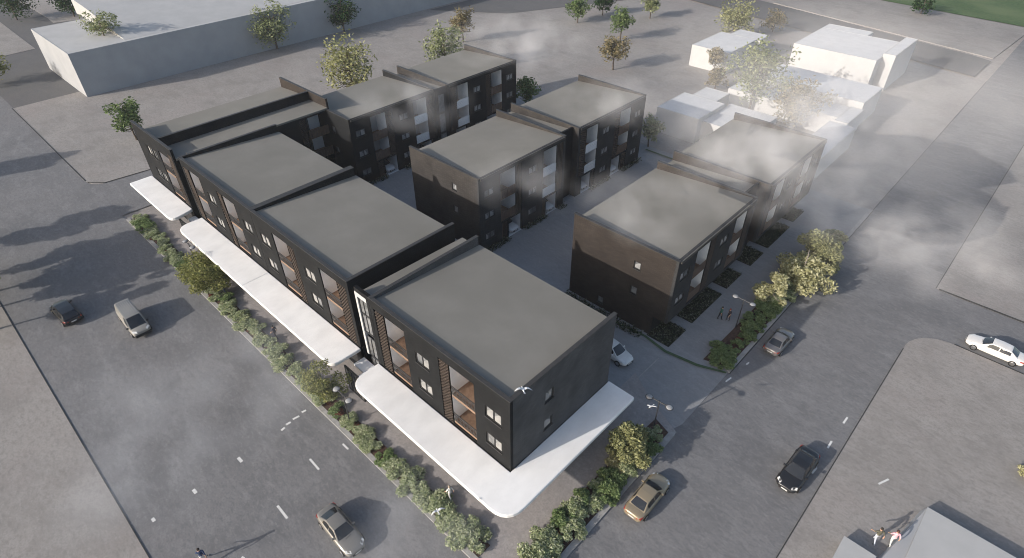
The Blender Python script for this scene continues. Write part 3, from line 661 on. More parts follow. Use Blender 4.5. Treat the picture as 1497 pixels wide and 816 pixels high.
def low_roof(label, cx, cy, x1, y0, h, skirt):
    root = empty('low_building', (cx, cy, 0)); tag(root, label, 'building', 'plain pale buildings around the terraces')
    b = MB(); b.box((.01,y0-cy,-.1),(x1-cx,-.01,h-.1)); b.build('wall', MT['offw'], root)
    b = MB(); b.box((0,y0-cy-.02,h-.095),(x1-cx+.02,0,h)); b.build('roof', MT['hallroof'], root)
    if skirt:
        b = MB(); b.poly([(-.005,-.02,h-.1),(-.005,y0-cy,h-.1),(-.005-skirt*(cy-y0)/7,y0-cy,-.05),(-.25,-.02,-.05)]); b.poly([(-.005,-.02,h-.1),(-.25,-.02,-.05),(-.005,-.02,-.05)]); b.build('sloping_side', MT['offw'], root)
low_roof('larger pale low building cut by the bottom right edge', 24.80, 21.5, 45, -30, .9, 1.3)
low_roof('smaller pale low building cut by the bottom edge', 20.92, 14.6, 23.2, -30, .9, 0)

# ------------------------------------------------------------------ vegetation
def leaf_mesh(name, centers, radii, n_per, size, seed, mats, flat=.9, trunk=None, hollow=.35):
    g = np.random.default_rng(seed); V = []; Nn = 0
    C = np.asarray(centers, float); Rr = np.asarray(radii, float)
    pts = []
    for c, r, k in zip(C, Rr, n_per):
        u = g.normal(size=(k,3)); u /= np.linalg.norm(u,axis=1,keepdims=True); rad = (hollow+(1-hollow)*g.random((k,1)))**.7
        pts.append(c+u*rad*np.array([r,r,r*flat]))
    p = np.concatenate(pts); n = len(p)
    a = g.normal(size=(n,3)); a[:,2] *= .6; a /= np.linalg.norm(a,axis=1,keepdims=True)
    b = np.cross(a, g.normal(size=(n,3))); b /= np.linalg.norm(b,axis=1,keepdims=True)
    s = size*(.6+.8*g.random((n,1)))
    q = np.stack([p-a*s, p+b*s*.45, p+a*s, p-b*s*.45],1).reshape(-1,3)
    f = np.arange(4*n).reshape(-1,4)
    me = bpy.data.meshes.new(name); me.from_pydata(q.tolist(), [], f.tolist()); me.materials.append(mats); return me
def make_tree(name, loc, h, cr, leafm, label, group='trees standing about the lots', cz=None, seed=0, dens=1.0, flat=.95, bark='bark', lobes=None, leaf=.2, squash=1.0):
    """tapered trunk with limbs, crown of leaf clumps with gaps"""
    root = empty(name, loc, rnd.uniform(0,6.28)); tag(root, label, 'tree', group); g = random.Random(seed+11)
    base = cz if cz else h-cr*1.05*squash
    tb = MB(); top = Vector((g.uniform(-.3,.3), g.uniform(-.3,.3), h*.82)); k = 5; prev = Vector((0,0,-.1)); r0 = .035*h*.5+.05
    for i in range(1, k+1):
        t = i/k; p = Vector((top.x*t+g.uniform(-.08,.08), top.y*t+g.uniform(-.08,.08), top.z*t)); tb.tube(prev, p, r0*(1-.75*(i-1)/k), r0*(1-.75*i/k), 7, False); prev = p
    cs = []; rs = []
    n = int(26+cr*9) if dens < .7 else int(16+cr*5)
    for i in range(n):
        th = g.uniform(0, 6.28); u = g.uniform(-1,1); rr = cr*(.30+.66*g.random()); w = math.sqrt(1-u*u)
        c = Vector((rr*w*math.cos(th), rr*w*math.sin(th), base+u*rr*squash)); 
        if c.z < h*.22: continue
        cs.append(c); rs.append(cr*g.uniform(.2,.42))
        if i % 2 == 0:
            q0 = Vector((top.x*.5, top.y*.5, max(h*.25, min(c.z*.7, h*.6)))); md = (q0+c)/2+Vector((0,0,-.12*cr)); tb.tube(q0, md, r0*.35, r0*.22, 5, False); tb.tube(md, c, r0*.22, r0*.08, 5, False)
    tb.build('trunk', MT[bark], root, smooth=True, fix=False)
    me = leaf_mesh('crown', cs, rs, [int(dens*max(25, 150*(r/(.27*cr))**2)) for r in rs], leaf, seed, LEAF[leafm], hollow=.05 if dens < .7 else .35)
    link(bpy.data.objects.new('crown', me), root)
    return root
trees = [
 ('tree',(-92.5,5,.08),6.8,2.5,'green','tree peeping over the far left block, small and round','round'),
 ('tree',(-119.0,46.2,.08),10.5,4.6,'pale','tall pale-leaved tree beside the long pale hall',None),
 ('tree',(-78.9,39.7,.08),11.8,5.0,'yellow','big yellow-green tree behind the back row, nearest it',None),
 ('tree',(-118.0,64,.08),8.6,4.0,'dark','dark green bushy tree at the far corner of the long hall',None),
 ('tree',(-78.5,63,.08),9.4,4.1,'pale','yellow-green tree behind the far roof of the back row',None),
 ('tree',(-90.6,79,.08),7.6,2.9,'brown','brownish tree standing above the yellow-green one in the open lot',None),
 ('tree',(-53.1,87.5,.08),7.4,2.8,'brown','bushy reddish brown tree in the middle of the open lot',None),
 ('tree',(-63.6,105,.08),7.4,2.8,'green','mid green tree right behind the reddish brown one',None),
 ('tree',(-80.6,110,.08),6.6,2.9,'green','green tree near the top edge, left of the mid green one',None),
 ('tree',(-80.0,120,.08),6.0,2.6,'dark','darker tree at the top edge above the open lot',None),
 ('tree',(-69,126,.08),6.0,2.3,'pale','thin pale tree with a bare stem at the top edge',None),
 ('tree',(-44.5,124,.08),9.0,4.2,'yellow','yellow-brown tree behind the small white house',None),
 ('tree',(-35.6,98.4,.08),5.6,1.7,'brown','slim brown-leaved tree against the small white house',None),
 ('tree',(-21.3,85.2,.08),12.2,5.0,'pale','large pale grey-green tree before the low white buildings',None),
 ('tree',(-12.7,84.6,.08),8.2,4.0,'brown','pinkish brown tree behind the end of the garden row roof',None),
 ('tree',(-27.4,61.8,.08),4.9,1.8,'pale','small grey-green tree behind the far middle row block',None),
 ('tree',(-53.0,60.0,.08),5.8,2.4,'green','bright green tree behind the end of the back row',None),
 ('tree',(-127,14.5,8.2),4.9,3.3,'pale','sparse tree rising from the roof of the long pale hall',None),
 ('tree',(-193,11.5,0),8.5,5.2,'dark','dark tree in the top left corner',None),
 ('tree',(-185,23,0),8.0,4.6,'dark','second dark tree at the top edge left of the hall',None),
 ('tree',(-141,-5.0,0),7.0,3.4,'olive','olive tree cut by the left edge of the picture',None),
 ('tree',(-40,136,.1),5,3.0,'brown','low brown tree at the top edge behind the yellow-brown one',None),
 ('tree',(-18,178,.1),5,3.2,'dark','dark bush-like tree by the lawn at the top',None),
 ('tree',(-31.5,91.5,.08),4.4,1.9,'brown','low bushy tree between the small white house and the big pale tree',None),
]
for i, (nm, loc, h, c, lm, lab, x) in enumerate(trees):
    make_tree(nm, loc, h*1.06, c*1.12, lm, lab, seed=40+i, dens=.17 if c > 3.5 else .15, leaf=.21+.02*c, squash=.95)
# street trees out of frame on the left whose long shadows cross the road, and others in the front beds
for i, (x, y, h, c) in enumerate([(-66.5,-23.3,8.2,3.2),(-62.6,-23.0,8.6,3.3),(-59.4,-24.6,9.0,3.2),(-76.5,-25.5,9.0,3.0),(-101,-26,9.5,3.2),(-54.5,-23.6,6.2,2.3)]):
    make_tree('tree', (x,y,.08), h, c, 'green', ['leafy street tree at the lower left lot edge casting the long shade','leafy street tree second along the lower left lot edge','leafy street tree third along the lower left lot edge','taller street tree farther back at the left lot','farthest street tree along the left lot','smallest street tree at the left lot edge'][i], 'street trees along the left lot', seed=80+i, dens=1.1, leaf=.25)
make_tree('small_tree', (-47.0,-4.75,.1), 4.6, 2.7, 'olive', 'olive street tree in the front bed, the left one of the close pair', 'small street trees in the planting beds', seed=101, dens=.95, leaf=.13, bark='barkp')
make_tree('small_tree', (-43.0,-4.7,.1), 4.4, 2.3, 'olive', 'olive street tree with a pale trunk, the right one of the close pair', 'small street trees in the planting beds', seed=102, dens=.9, leaf=.13, bark='barkp')
make_tree('small_tree', (-19.7,-4.5,.1), 4.9, 2.2, 'olive', 'round olive street tree beside the gap between the canopies', 'small street trees in the planting beds', seed=103, dens=1.0, leaf=.12, bark='barkp')
make_tree('small_tree', (4.5,9.4,.1), 3.6, 2.0, 'yellow', 'yellow-green leaved little tree at the street corner bed', 'small street trees in the planting beds', seed=104, dens=1.2, leaf=.16, bark='barkp')
make_tree('small_tree', (5.5,43.9,.1), 5.3, 3.8, 'cream', 'large cream-yellow tree on the garden walk, with an open trunk', 'small street trees in the planting beds', seed=105, dens=1.5, leaf=.19, bark='barkp')
make_tree('small_tree', (5.6,48.0,.1), 4.8, 2.6, 'yellow', 'yellow-green tree at the far side of the large cream one', 'small street trees in the planting beds', seed=106, dens=1.4, leaf=.17, bark='barkp')
make_tree('small_tree', (4.7,38.2,.1), 3.5, 2.1, 'cream', 'smaller cream-yellow tree nearest the garden walk couple', 'small street trees in the planting beds', seed=107, dens=1.2, leaf=.18, bark='barkp')
# shrubs: a few shared shapes
def shrub_mesh(seed, leafm, r=1.0):
    g = random.Random(seed); cs = []; rs = []
    for i in range(13):
        th = g.uniform(0,6.28); rr = r*g.uniform(.15,.7); cs.append((rr*math.cos(th), rr*math.sin(th), r*g.uniform(.25,.9)*(1.1-rr/r*.5))); rs.append(r*g.uniform(.22,.42))
    return leaf_mesh('shrub', cs, rs, [int(150*(x/(.32*r))**2) for x in rs], .095*r, seed, LEAF[leafm], .9)
SH = {k: [shrub_mesh(300+7*i+sum(map(ord,k)), k) for i in range(4)] for k in ('shrub','shrubd','rust','cream')}
def ordinal(n):
    return {1:'first',2:'second',3:'third',4:'fourth',5:'fifth',6:'sixth',7:'seventh',8:'eighth',9:'ninth',10:'tenth',11:'eleventh',12:'twelfth',13:'thirteenth',14:'fourteenth',15:'fifteenth',16:'sixteenth',17:'seventeenth',18:'eighteenth',19:'nineteenth',20:'twentieth',21:'twenty-first',22:'twenty-second',23:'twenty-third',24:'twenty-fourth',25:'twenty-fifth',26:'twenty-sixth',27:'twenty-seventh',28:'twenty-eighth',29:'twenty-ninth',30:'thirtieth',31:'thirty-first',32:'thirty-second',33:'thirty-third',34:'thirty-fourth',35:'thirty-fifth',36:'thirty-sixth',37:'thirty-seventh',38:'thirty-eighth',39:'thirty-ninth',40:'fortieth'}.get(n, 'last')
KN = dict(shrub='pale grey-green shrub', shrubd='deeper green shrub', rust='low rust-red plant', cream='cream-tipped shrub')
def shrub(x, y, r, k, label, group, z=.08, hs=1.0):
    o = link(bpy.data.objects.new('shrub', rnd.choice(SH[k])), None); o.location = (x,y,z); o.rotation_euler = (0,0,rnd.uniform(0,6.28)); o.scale = (r,r,r*rnd.uniform(.85,1.1)*hs)
    tag(o, label, 'shrub', group)
cnt = {}
def row(pts, where, group):
    c = {}
    for x, y, r, k in pts:
        c[k] = c.get(k,0)+1
        shrub(x, y, r, k, f'{ordinal(c[k])} {KN[k]} {where}', group, hs=.5 if k == 'rust' else (.44 if 'front' in where else .66))
g2 = random.Random(5)
pts = []
x = -65.9
while x < 1.2:
    gap = -48.4 < x < -46 or False
    r = g2.uniform(1.05,1.5)
    k = 'shrubd' if (-50 < x < -45 or g2.random() < .12) else 'shrub'
    pts.append((x, -4.72+g2.uniform(-.28,.3), r*(1.12 if x > -9 else 1), k))
    if g2.random() < .42: pts.append((x+.75, -4.75+g2.uniform(-.3,.3), g2.uniform(.4,.6), 'rust'))
    x += g2.choice([1.2,1.4,1.6,2.1]) if x > -40 else g2.uniform(1.1,1.7)
row(pts, 'from the far left of the front street bed', 'shrubs in the front street bed')
pts = []
y = -3.6
while y < 14:
    for xx in ((4.55,5.45) if y < 12.5 else (5.0,)):
        if abs(y-9.6) < .8 and xx < 5: continue
        k = g2.choice(['shrub','shrub','shrubd','shrubd','cream'] if y > 4 else ['shrub','shrub','shrubd'])
        pts.append((xx+g2.uniform(-.2,.2), y+g2.uniform(-.35,.35), g2.uniform(.95,1.35)*(1.12 if y < 0 else 1), k))
    if g2.random() < .5: pts.append((5.0+g2.uniform(-.5,.5), y+.7, .5, 'rust'))
    y += 1.5
row(pts, 'from the street corner, bed by gold car', 'shrubs in the corner bed')
pts = []
y = 25.6
while y < 57:
    for xx in (4.3,5.4):
        if 28.2 < y < 31.2 and xx < 5: continue
        k = 'shrubd' if y < 38 else ('cream' if xx > 5 and y > 49 else g2.choice(['shrubd','shrub']))
        pts.append((xx+g2.uniform(-.25,.25)+(0 if y < 45 else .15), y+g2.uniform(-.3,.3), g2.uniform(1.0,1.35), k))
    if g2.random() < .4: pts.append((5.0, y+.8, .5, 'rust'))
    y += 1.6
row(pts, 'from the driveway in the garden walk bed', 'shrubs in the garden walk bed')
shrub(30.0, 31.2, 1.1, 'cream', 'lone yellow-green shrub at the right edge of the lower right lot', 'lone shrubs')
# low dark cover in the gardens and along the block feet (nobody could count it)
def cover(name, rects, n, size, leafm, label, hgt=.3):
    g = np.random.default_rng(9); V = []
    for x0,y0,x1,y1 in rects:
        k = int(abs((x1-x0)*(y1-y0))*n)
        p = np.stack([x0+(x1-x0)*g.random(k), y0+(y1-y0)*g.random(k), .08+hgt*g.random(k)**1.5],1); V.append(p)
    p = np.concatenate(V); m = len(p); a = g.normal(size=(m,3)); a[:,2] *= .5; a /= np.linalg.norm(a,axis=1,keepdims=True)
    b = np.cross(a, g.normal(size=(m,3))); b /= np.linalg.norm(b,axis=1,keepdims=True); s = size*(.6+.8*g.random((m,1)))
    q = np.stack([p-a*s,p+b*s*.5,p+a*s,p-b*s*.5],1).reshape(-1,3)
    me = bpy.data.meshes.new(name); me.from_pydata(q.tolist(), [], np.arange(4*m).reshape(-1,4).tolist()); me.materials.append(LEAF[leafm])
    tag(link(bpy.data.objects.new(name, me), None), label, 'ground cover', None, 'stuff')
gard = [(-2.6,23.7,.1,27.2),(-2.6,28.6,0,35.3),(-2.6,36.6,-.1,40.4),(-2.6,42.6,-.1,46.2),(-2.6,47.6,-.2,54.2),(-2.6,55.7,-.4,59.3)]
for i, r_ in enumerate(gard): strip('garden_bed', rect(*r_), 0, .105, MT['mulch'], 'dark planted bed before the garden row, %s from the driveway' % ordinal(i+1))
cover('ground_cover', gard, 210, .085, 'cover', 'low dark speckled plants filling the beds before the garden row', .22)
cover('hedge', [(-26.0,22.2,-25.2,26.9),(-25.95,29.7,-25.3,34.2),(-25.95,36.6,-25.3,38.2),(-25.95,43.7,-25.3,48.6),(-25.95,51.6,-25.3,56.9),(-50.9,21.6,-50.2,26.2),(-50.9,29.6,-50.2,33),(-13.3,22.5,-3.0,23.6)], 110, .12, 'cover', 'thin dark hedge along the feet of the middle and garden rows', .55)

# ------------------------------------------------------------------ cars
def bil(q, u, v):
    a, b, c, d_ = [Vector(p) for p in q]; return (a*(1-u)+b*u)*(1-v)+(d_*(1-u)+c*u)*v
def make_car(label, loc, heading, col, L=4.5, Wd=1.8, hood=.95, roofh=1.42, kind='sedan', plate=True, name='parked_car', cat='car', rough=.3, metal=.4, group='cars on the streets and drives', bl=False):
    root = empty(name, loc, heading); tag(root, label, cat, group)
    pm = mat('car_paint', col, tuple(min(1,c*1.08) for c in col), 3, rough, spec=.5, metal=metal, coat=.5, gen=True)
    h = L/2; w = Wd/2
    # body loft: y (front +), half width, bottom, belt z, deck half width, deck z
    if kind == 'van':
        st = [(-h,.86*w,.35,.95,.80*w,1.05),(-h+.12,.97*w,.28,1.0,.9*w,1.08),(-h+1.0,w,.26,1.0,.93*w,1.10),(0,w,.26,1.0,.93*w,1.10),(h-1.15,w,.26,.98,.92*w,1.12),(h-.45,.97*w,.28,.86,.84*w,1.0),(h-.1,.88*w,.3,.72,.74*w,.86),(h,.74*w,.36,.62,.66*w,.74)]
    else:
        dk = hood if kind != 'hatch' else .98
        st = [(-h,.72*w,.36,.66,.62*w,.80),(-h+.10,.87*w,.30,.74,.76*w,dk*.97),(-h+.55,.97*w,.24,.78,.84*w,dk+.02),(-h+1.3,w,.22,.80,.87*w,dk+.01),(0,w,.22,.80,.88*w,.95),(h-1.6,w,.22,.78,.87*w,.94),(h-.8,.98*w,.23,.72,.84*w,.86),(h-.28,.90*w,.26,.62,.74*w,.74),(h-.05,.74*w,.32,.56,.6*w,.64),(h,.58*w,.38,.52,.5*w,.58)]
    b = MB(); rings = []
    for y, ww, zb, zm, wt, zt in st:
        half = [(0,zb),(ww*.80,zb),(ww*.97,zb+.10),(ww,(zb+zm)/2+.05),(ww*.985,zm),(wt,zt),(wt*.5,zt+.035),(0,zt+.045)]
        ring = [(x,y,z) for x, z in half]+[(-x,y,z) for x, z in half[-2:0:-1]]
        rings.append([b.pt(p) for p in ring])
    n = len(rings[0])
    for A, B in zip(rings, rings[1:]):
        for k in range(n): b.f.append([A[k],A[(k+1)%n],B[(k+1)%n],B[k]]); b.m.append(0)
    b.f += [rings[0][::-1], rings[-1]]; b.m += [0,0]
    body = b.build('body', pm, root, smooth=True); md = body.modifiers.new('sub','SUBSURF'); md.levels = 2; md.render_levels = 2
    # cabin
    if kind == 'van': yA, yB, yC, yD, zA, zD, rw, bw = h-.75, h-1.75, -h+.12, -h+.03, .98, 1.05, .76*w, .91*w
    elif kind == 'hatch': yA, yB, yC, yD, zA, zD, rw, bw = h-1.15, h-1.95, -h+.75, -h+.18, .94, .98, .66*w, .87*w
    elif kind == 'coupe': yA, yB, yC, yD, zA, zD, rw, bw = h-1.45, h-2.25, -h+1.45, -h+.55, .93, .95, .62*w, .85*w
    else: yA, yB, yC, yD, zA, zD, rw, bw = h-1.35, h-2.10, -h+1.45, -h+.72, .93, .95, .64*w, .86*w
    zr = roofh; c0 = [(-bw,yA,zA),(bw,yA,zA),(bw,yD,zD),(-bw,yD,zD),(-rw,yB,zr),(rw,yB,zr),(rw*.96,yC,zr-.03),(-rw*.96,yC,zr-.03)]
    cb = MB(); 
    # loft cabin with crowned roof and bowed screens
    sec = [(yA,bw,zA,bw*.985,zA+.01,0,.10),(yB,bw*1.0,zA,rw,zr,.03,0),((yB+yC)/2,bw,zA,rw*1.02,zr+.015,.035,0),(yC,bw,zD,rw*.96,zr-.03,.03,0),(yD,bw*.97,zD,bw*.95,zD+.01,0,-.08)]
    rr = []
    for y, b0, z0, b1, z1, crn, bow in sec:
        top = [(b1*t, y+bow*(1-t*t), z1+crn*(1-t*t)) for t in (1,.6,.2,-.2,-.6,-1)]
        rr.append([cb.pt((b0,y,z0-.08))]+[cb.pt(p) for p in top]+[cb.pt((-b0,y,z0-.08))])
    for A, B in zip(rr, rr[1:]):
        for k in range(7): cb.f.append([A[k],A[k+1],B[k+1],B[k]]); cb.m.append(0)
    cabin = cb.build('cabin', pm, root, smooth=False)
    md = cabin.modifiers.new('bevel','BEVEL'); md.width = .05; md.segments = 2; md.limit_method = 'ANGLE'; md.angle_limit = R(22)
    def glass(nm, i, u0, u1, v0, v1):
        A, B = [Vector(cb.v[k]) for k in rr[i]][1:7], [Vector(cb.v[k]) for k in rr[i+1]][1:7]
        def at(L_, t):
            t *= 5; k = min(4, int(t)); return L_[k]*(1-(t-k))+L_[k+1]*(t-k)
        m = MB(); N = 8; idx = []
        nrm = (B[2]-A[2]).cross(A[3]-A[2]).normalized(); nrm = nrm if nrm.z > 0 else -nrm
        for j in range(2):
            v = (v0, v1)[j]; idx.append([m.pt(at(A, u0+(u1-u0)*k/N)*(1-v)+at(B, u0+(u1-u0)*k/N)*v+nrm*.014) for k in range(N+1)])
        for k in range(N): m.f.append([idx[0][k],idx[0][k+1],idx[1][k+1],idx[1][k]]); m.m.append(0)
        return m.build(nm, MT['glassd'], root, smooth=True, fix=False)
    ws = glass('windshield', 0, .06, .94, .05, .93)
    if kind != 'van': glass('rear_window', 3, .08, .92, .10, .88)
    # pale seat backs seen through the screen
    for s in (-1, 1):
        # side glass
        def P3(t, v):
            ys = yA+(yD-yA)*t
            # edge on roof line (piecewise)
            ks = [yA, yB, (yB+yC)/2, yC, yD]
            for a in range(4):
                if ks[a+1] <= ys <= ks[a]:
                    f_ = (ks[a]-ys)/(ks[a]-ks[a+1]); p = Vector(cb.v[rr[a][1]])*(1-f_)+Vector(cb.v[rr[a+1][1]])*f_; q = Vector(cb.v[rr[a][0]])*(1-f_)+Vector(cb.v[rr[a+1][0]])*f_
                    break
            q = q+Vector((0,0,.10)); p = p-Vector((0,0,.05))
            r = q*(1-v)+p*v; return Vector((s*(r.x+.014), r.y, r.z))
        segs = [(.16,.46),(.49,.80)] if kind != 'van' else [(.13,.34)]
        for a, e in segs:
            m = MB(); K = 6; lo = []; hi = []
            for k in range(K+1):
                t = a+(e-a)*k/K; v1 = P3(t,1.0); v0 = P3(t,.06)
                lo.append(m.pt(v0)); hi.append(m.pt(v1 if v1.z > v0.z+.03 else v0+Vector((0,0,.03))))
            for k in range(K): m.f.append([lo[k],lo[k+1],hi[k+1],hi[k]]); m.m.append(0)
            m.build('side_window', MT['glassd'], root, fix=False)
        # mirrors, wheels, lamps
        m = MB(); m.hexa([(s*(bw+.02),yA-.35,zA+.0),(s*(bw+.24),yA-.38,zA+.02),(s*(bw+.24),yA-.5,zA+.02),(s*(bw+.02),yA-.47,zA+.0),(s*(bw+.02),yA-.35,zA+.13),(s*(bw+.22),yA-.38,zA+.15),(s*(bw+.22),yA-.5,zA+.15),(s*(bw+.02),yA-.47,zA+.13)])
        m.build('mirror', pm if kind != 'van' else MT['blackp'], root)
        for yy in (h-.86, -h+.86):
            r_ = .34 if kind == 'van' else .325
            m = MB(); m.tube((s*(w-.22),yy,r_),(s*(w+.015),yy,r_),r_,r_,18); wl = m.build('wheel', MT['tyre'], root)
            m = MB(); m.tube((s*(w+.016),yy,r_),(s*(w+.03),yy,r_),r_*.68,r_*.62,14)
            m.build('rim', MT['rim'], wl)
        yl = h-.26 if kind != 'van' else h-.16
        m = MB(); zl = .66 if kind != 'van' else .84
        m.hexa([(s*w*.50,yl+.17,zl-.07),(s*w*.88,yl-.12,zl-.05),(s*w*.84,yl-.32,zl+.02),(s*w*.46,yl-.02,zl+.02),(s*w*.50,yl+.17,zl+.02),(s*w*.88,yl-.12,zl+.06),(s*w*.82,yl-.32,zl+.13),(s*w*.46,yl-.02,zl+.10)])
        m.build('headlight', MT['lampw'], root)
        m = MB(); zt = .80; yy = -h+.06
        m.hexa([(s*w*.50,yy-.07,zt-.06),(s*w*.86,yy+.06,zt-.06),(s*w*.93,yy+.35,zt-.03),(s*w*.5,yy+.1,zt-.03),(s*w*.50,yy-.03,zt+.05),(s*w*.84,yy+.08,zt+.05),(s*w*.90,yy+.35,zt+.06),(s*w*.5,yy+.1,zt+.05)])
        m.build('taillight', MT['red'], root)
    fb = MB(); y = h
    fb.hexa([(-w*.52,y-.14,.30),(w*.52,y-.14,.30),(w*.55,y-.16,.52),(-w*.55,y-.16,.52),(-w*.50,y+.03,.30),(w*.50,y+.03,.30),(w*.5,y+.015,.50),(-w*.5,y+.015,.50)])
    fb.build('grille', MT['blackp'], root)
    if kind == 'van':
        fb = MB(); fb.hexa([(-w*.9,h-.35,.3),(w*.9,h-.35,.3),(w*.9,h-.35,.6),(-w*.9,h-.35,.6),(-w*.8,h+.06,.3),(w*.8,h+.06,.3),(w*.78,h+.05,.58),(-w*.78,h+.05,.58)]); fb.build('bumper', MT['blackp'], root)
        for k in range(7):
            fb = MB(); x = -rw*.8+k*rw*1.6/6; fb.box((x-.02,-h+.3,zr+.01),(x+.02,h-1.9,zr+.06)); fb.build('roof_rib', pm, root)
    if plate:
        fb = MB(); fb.box((-.26,h+.032,.40),(.26,h+.045,.51)); fb.build('number_plate', MT['plate'], root)
        fb = MB(); fb.box((-.26,-h-.03,.60),(.26,-h-.004,.71)); fb.build('number_plate', MT['plate'], root)
    fb = MB(); fb.tube((-w*.3,h-1.28,zA+.045),(w*.25,h-1.22,zA+.04),.012,.012,5); fb.build('wiper', MT['blackp'], root)
    return root
HD = lambda a: R(a-90)
make_car('black hatchback on the left street, seen from behind', (-51.4,-17.6,0), HD(183), (.010,.010,.011), L=4.9, Wd=2.0, roofh=1.5, kind='hatch', metal=.1)
make_car('beige panel van with a ribbed roof on the left street', (-44.2,-13.0,0), HD(-1), (.26,.247,.222), L=5.3, Wd=1.95, roofh=1.95, kind='van', cat='van', name='parked_van', rough=.4, metal=.0)
make_car('silver-beige coupe at the bottom of the left street', (-7.5,-11.2,0), HD(-2), (.20,.188,.168), L=4.75, Wd=1.86, roofh=1.36, kind='coupe', rough=.35, metal=.3)
make_car('gold sedan beside the corner planting bed', (8.15,7.45,0), HD(91), (.30,.245,.165), L=4.85, Wd=1.82, metal=.35)
make_car('black sedan facing down the right street near its dashes', (15.95,18.2,0), HD(-91.5), (.014,.014,.015), L=5.0, Wd=1.9, roofh=1.5, metal=.1)
make_car('grey-brown sedan beside the garden walk kerb', (8.2,31.85,0), HD(90), (.20,.187,.178), L=4.5, Wd=1.8, metal=.5)
make_car('white sedan on the side street at the right edge', (24.8,45.75,0), HD(180), (.68,.655,.62), L=5.1, Wd=1.85, metal=.0)
make_car('white hatchback half hidden behind the corner block', (-3.45,18.9,.03), HD(-5), (.66,.65,.63), L=4.2, Wd=1.8, roofh=1.52, kind='hatch', metal=0)
pc = make_car('white car nosing out of the near carport of the middle row', (-28.2,28.4,.05), HD(0), (.62,.61,.60), L=4.3, Wd=1.75, roofh=1.45, kind='hatch', metal=0, group='white cars parked in the carports')
for (x, y, l) in ((-28.2,35.6,'white car in the second carport of the middle row'),(-28.4,43.4,'white car in the third carport of the middle row, past the stair link'),(-28.4,50.7,'white car in the farthest carport of the middle row'),(-53.4,27.5,'white car in the near carport of the black back row'),(-53.4,34.6,'white car in the second carport of the black back row')):
    c = copy_tree(pc); c.location = (x,y,.05); c['label'] = l

# ------------------------------------------------------------------ street lamps
def lamp(x, y, label, rz=0):
    root = empty('street_lamp', (x,y,.05), rz); tag(root, label, 'street lamp', 'twin headed street lamps')
    m = MB(); m.tube((0,0,0),(0,0,.35),.09,.07,10); m.tube((0,0,.35),(0,0,4.0),.06,.05,10); m.build('pole', MT['metal'], root)
    m = MB(); m.tube((-.95,0,3.85),(.95,0,3.85),.05,.05,8); m.tube((-.95,0,3.6),(-.95,0,3.87),.03,.03,8); m.tube((.95,0,3.6),(.95,0,3.87),.03,.03,8); m.tube((0,0,3.4),(.5,0,3.84),.015,.015,6); m.tube((0,0,3.4),(-.5,0,3.84),.015,.015,6); m.build('cross_arm', MT['metal'], root)
    for s in (-1,1):
        m = MB(); m.lathe([(.06,.0),(.24,.03),(.31,.09),(.29,.14),(.17,.19),(.05,.205)], (s*.95,0,3.72), 18); hd = m.build('lamp_head', MT['lamphead'], root, smooth=True)
        m = MB(); m.lathe([(.31,.05),(.36,.085),(.31,.12)], (s*.95,0,3.72), 18); m.build('head_rim', MT['metal'], hd)
lamp(4.7,13.7,'twin street lamp at the tip of the corner planting bed', R(5))
lamp(-16.0,-4.6,'twin street lamp in the front bed beside the corner block', R(0))
lamp(3.75,31.3,'twin street lamp on the garden walk beside the two people', R(0))
lamp(-48.8,-3.9,'twin street lamp in the front bed at the far left', R(0))

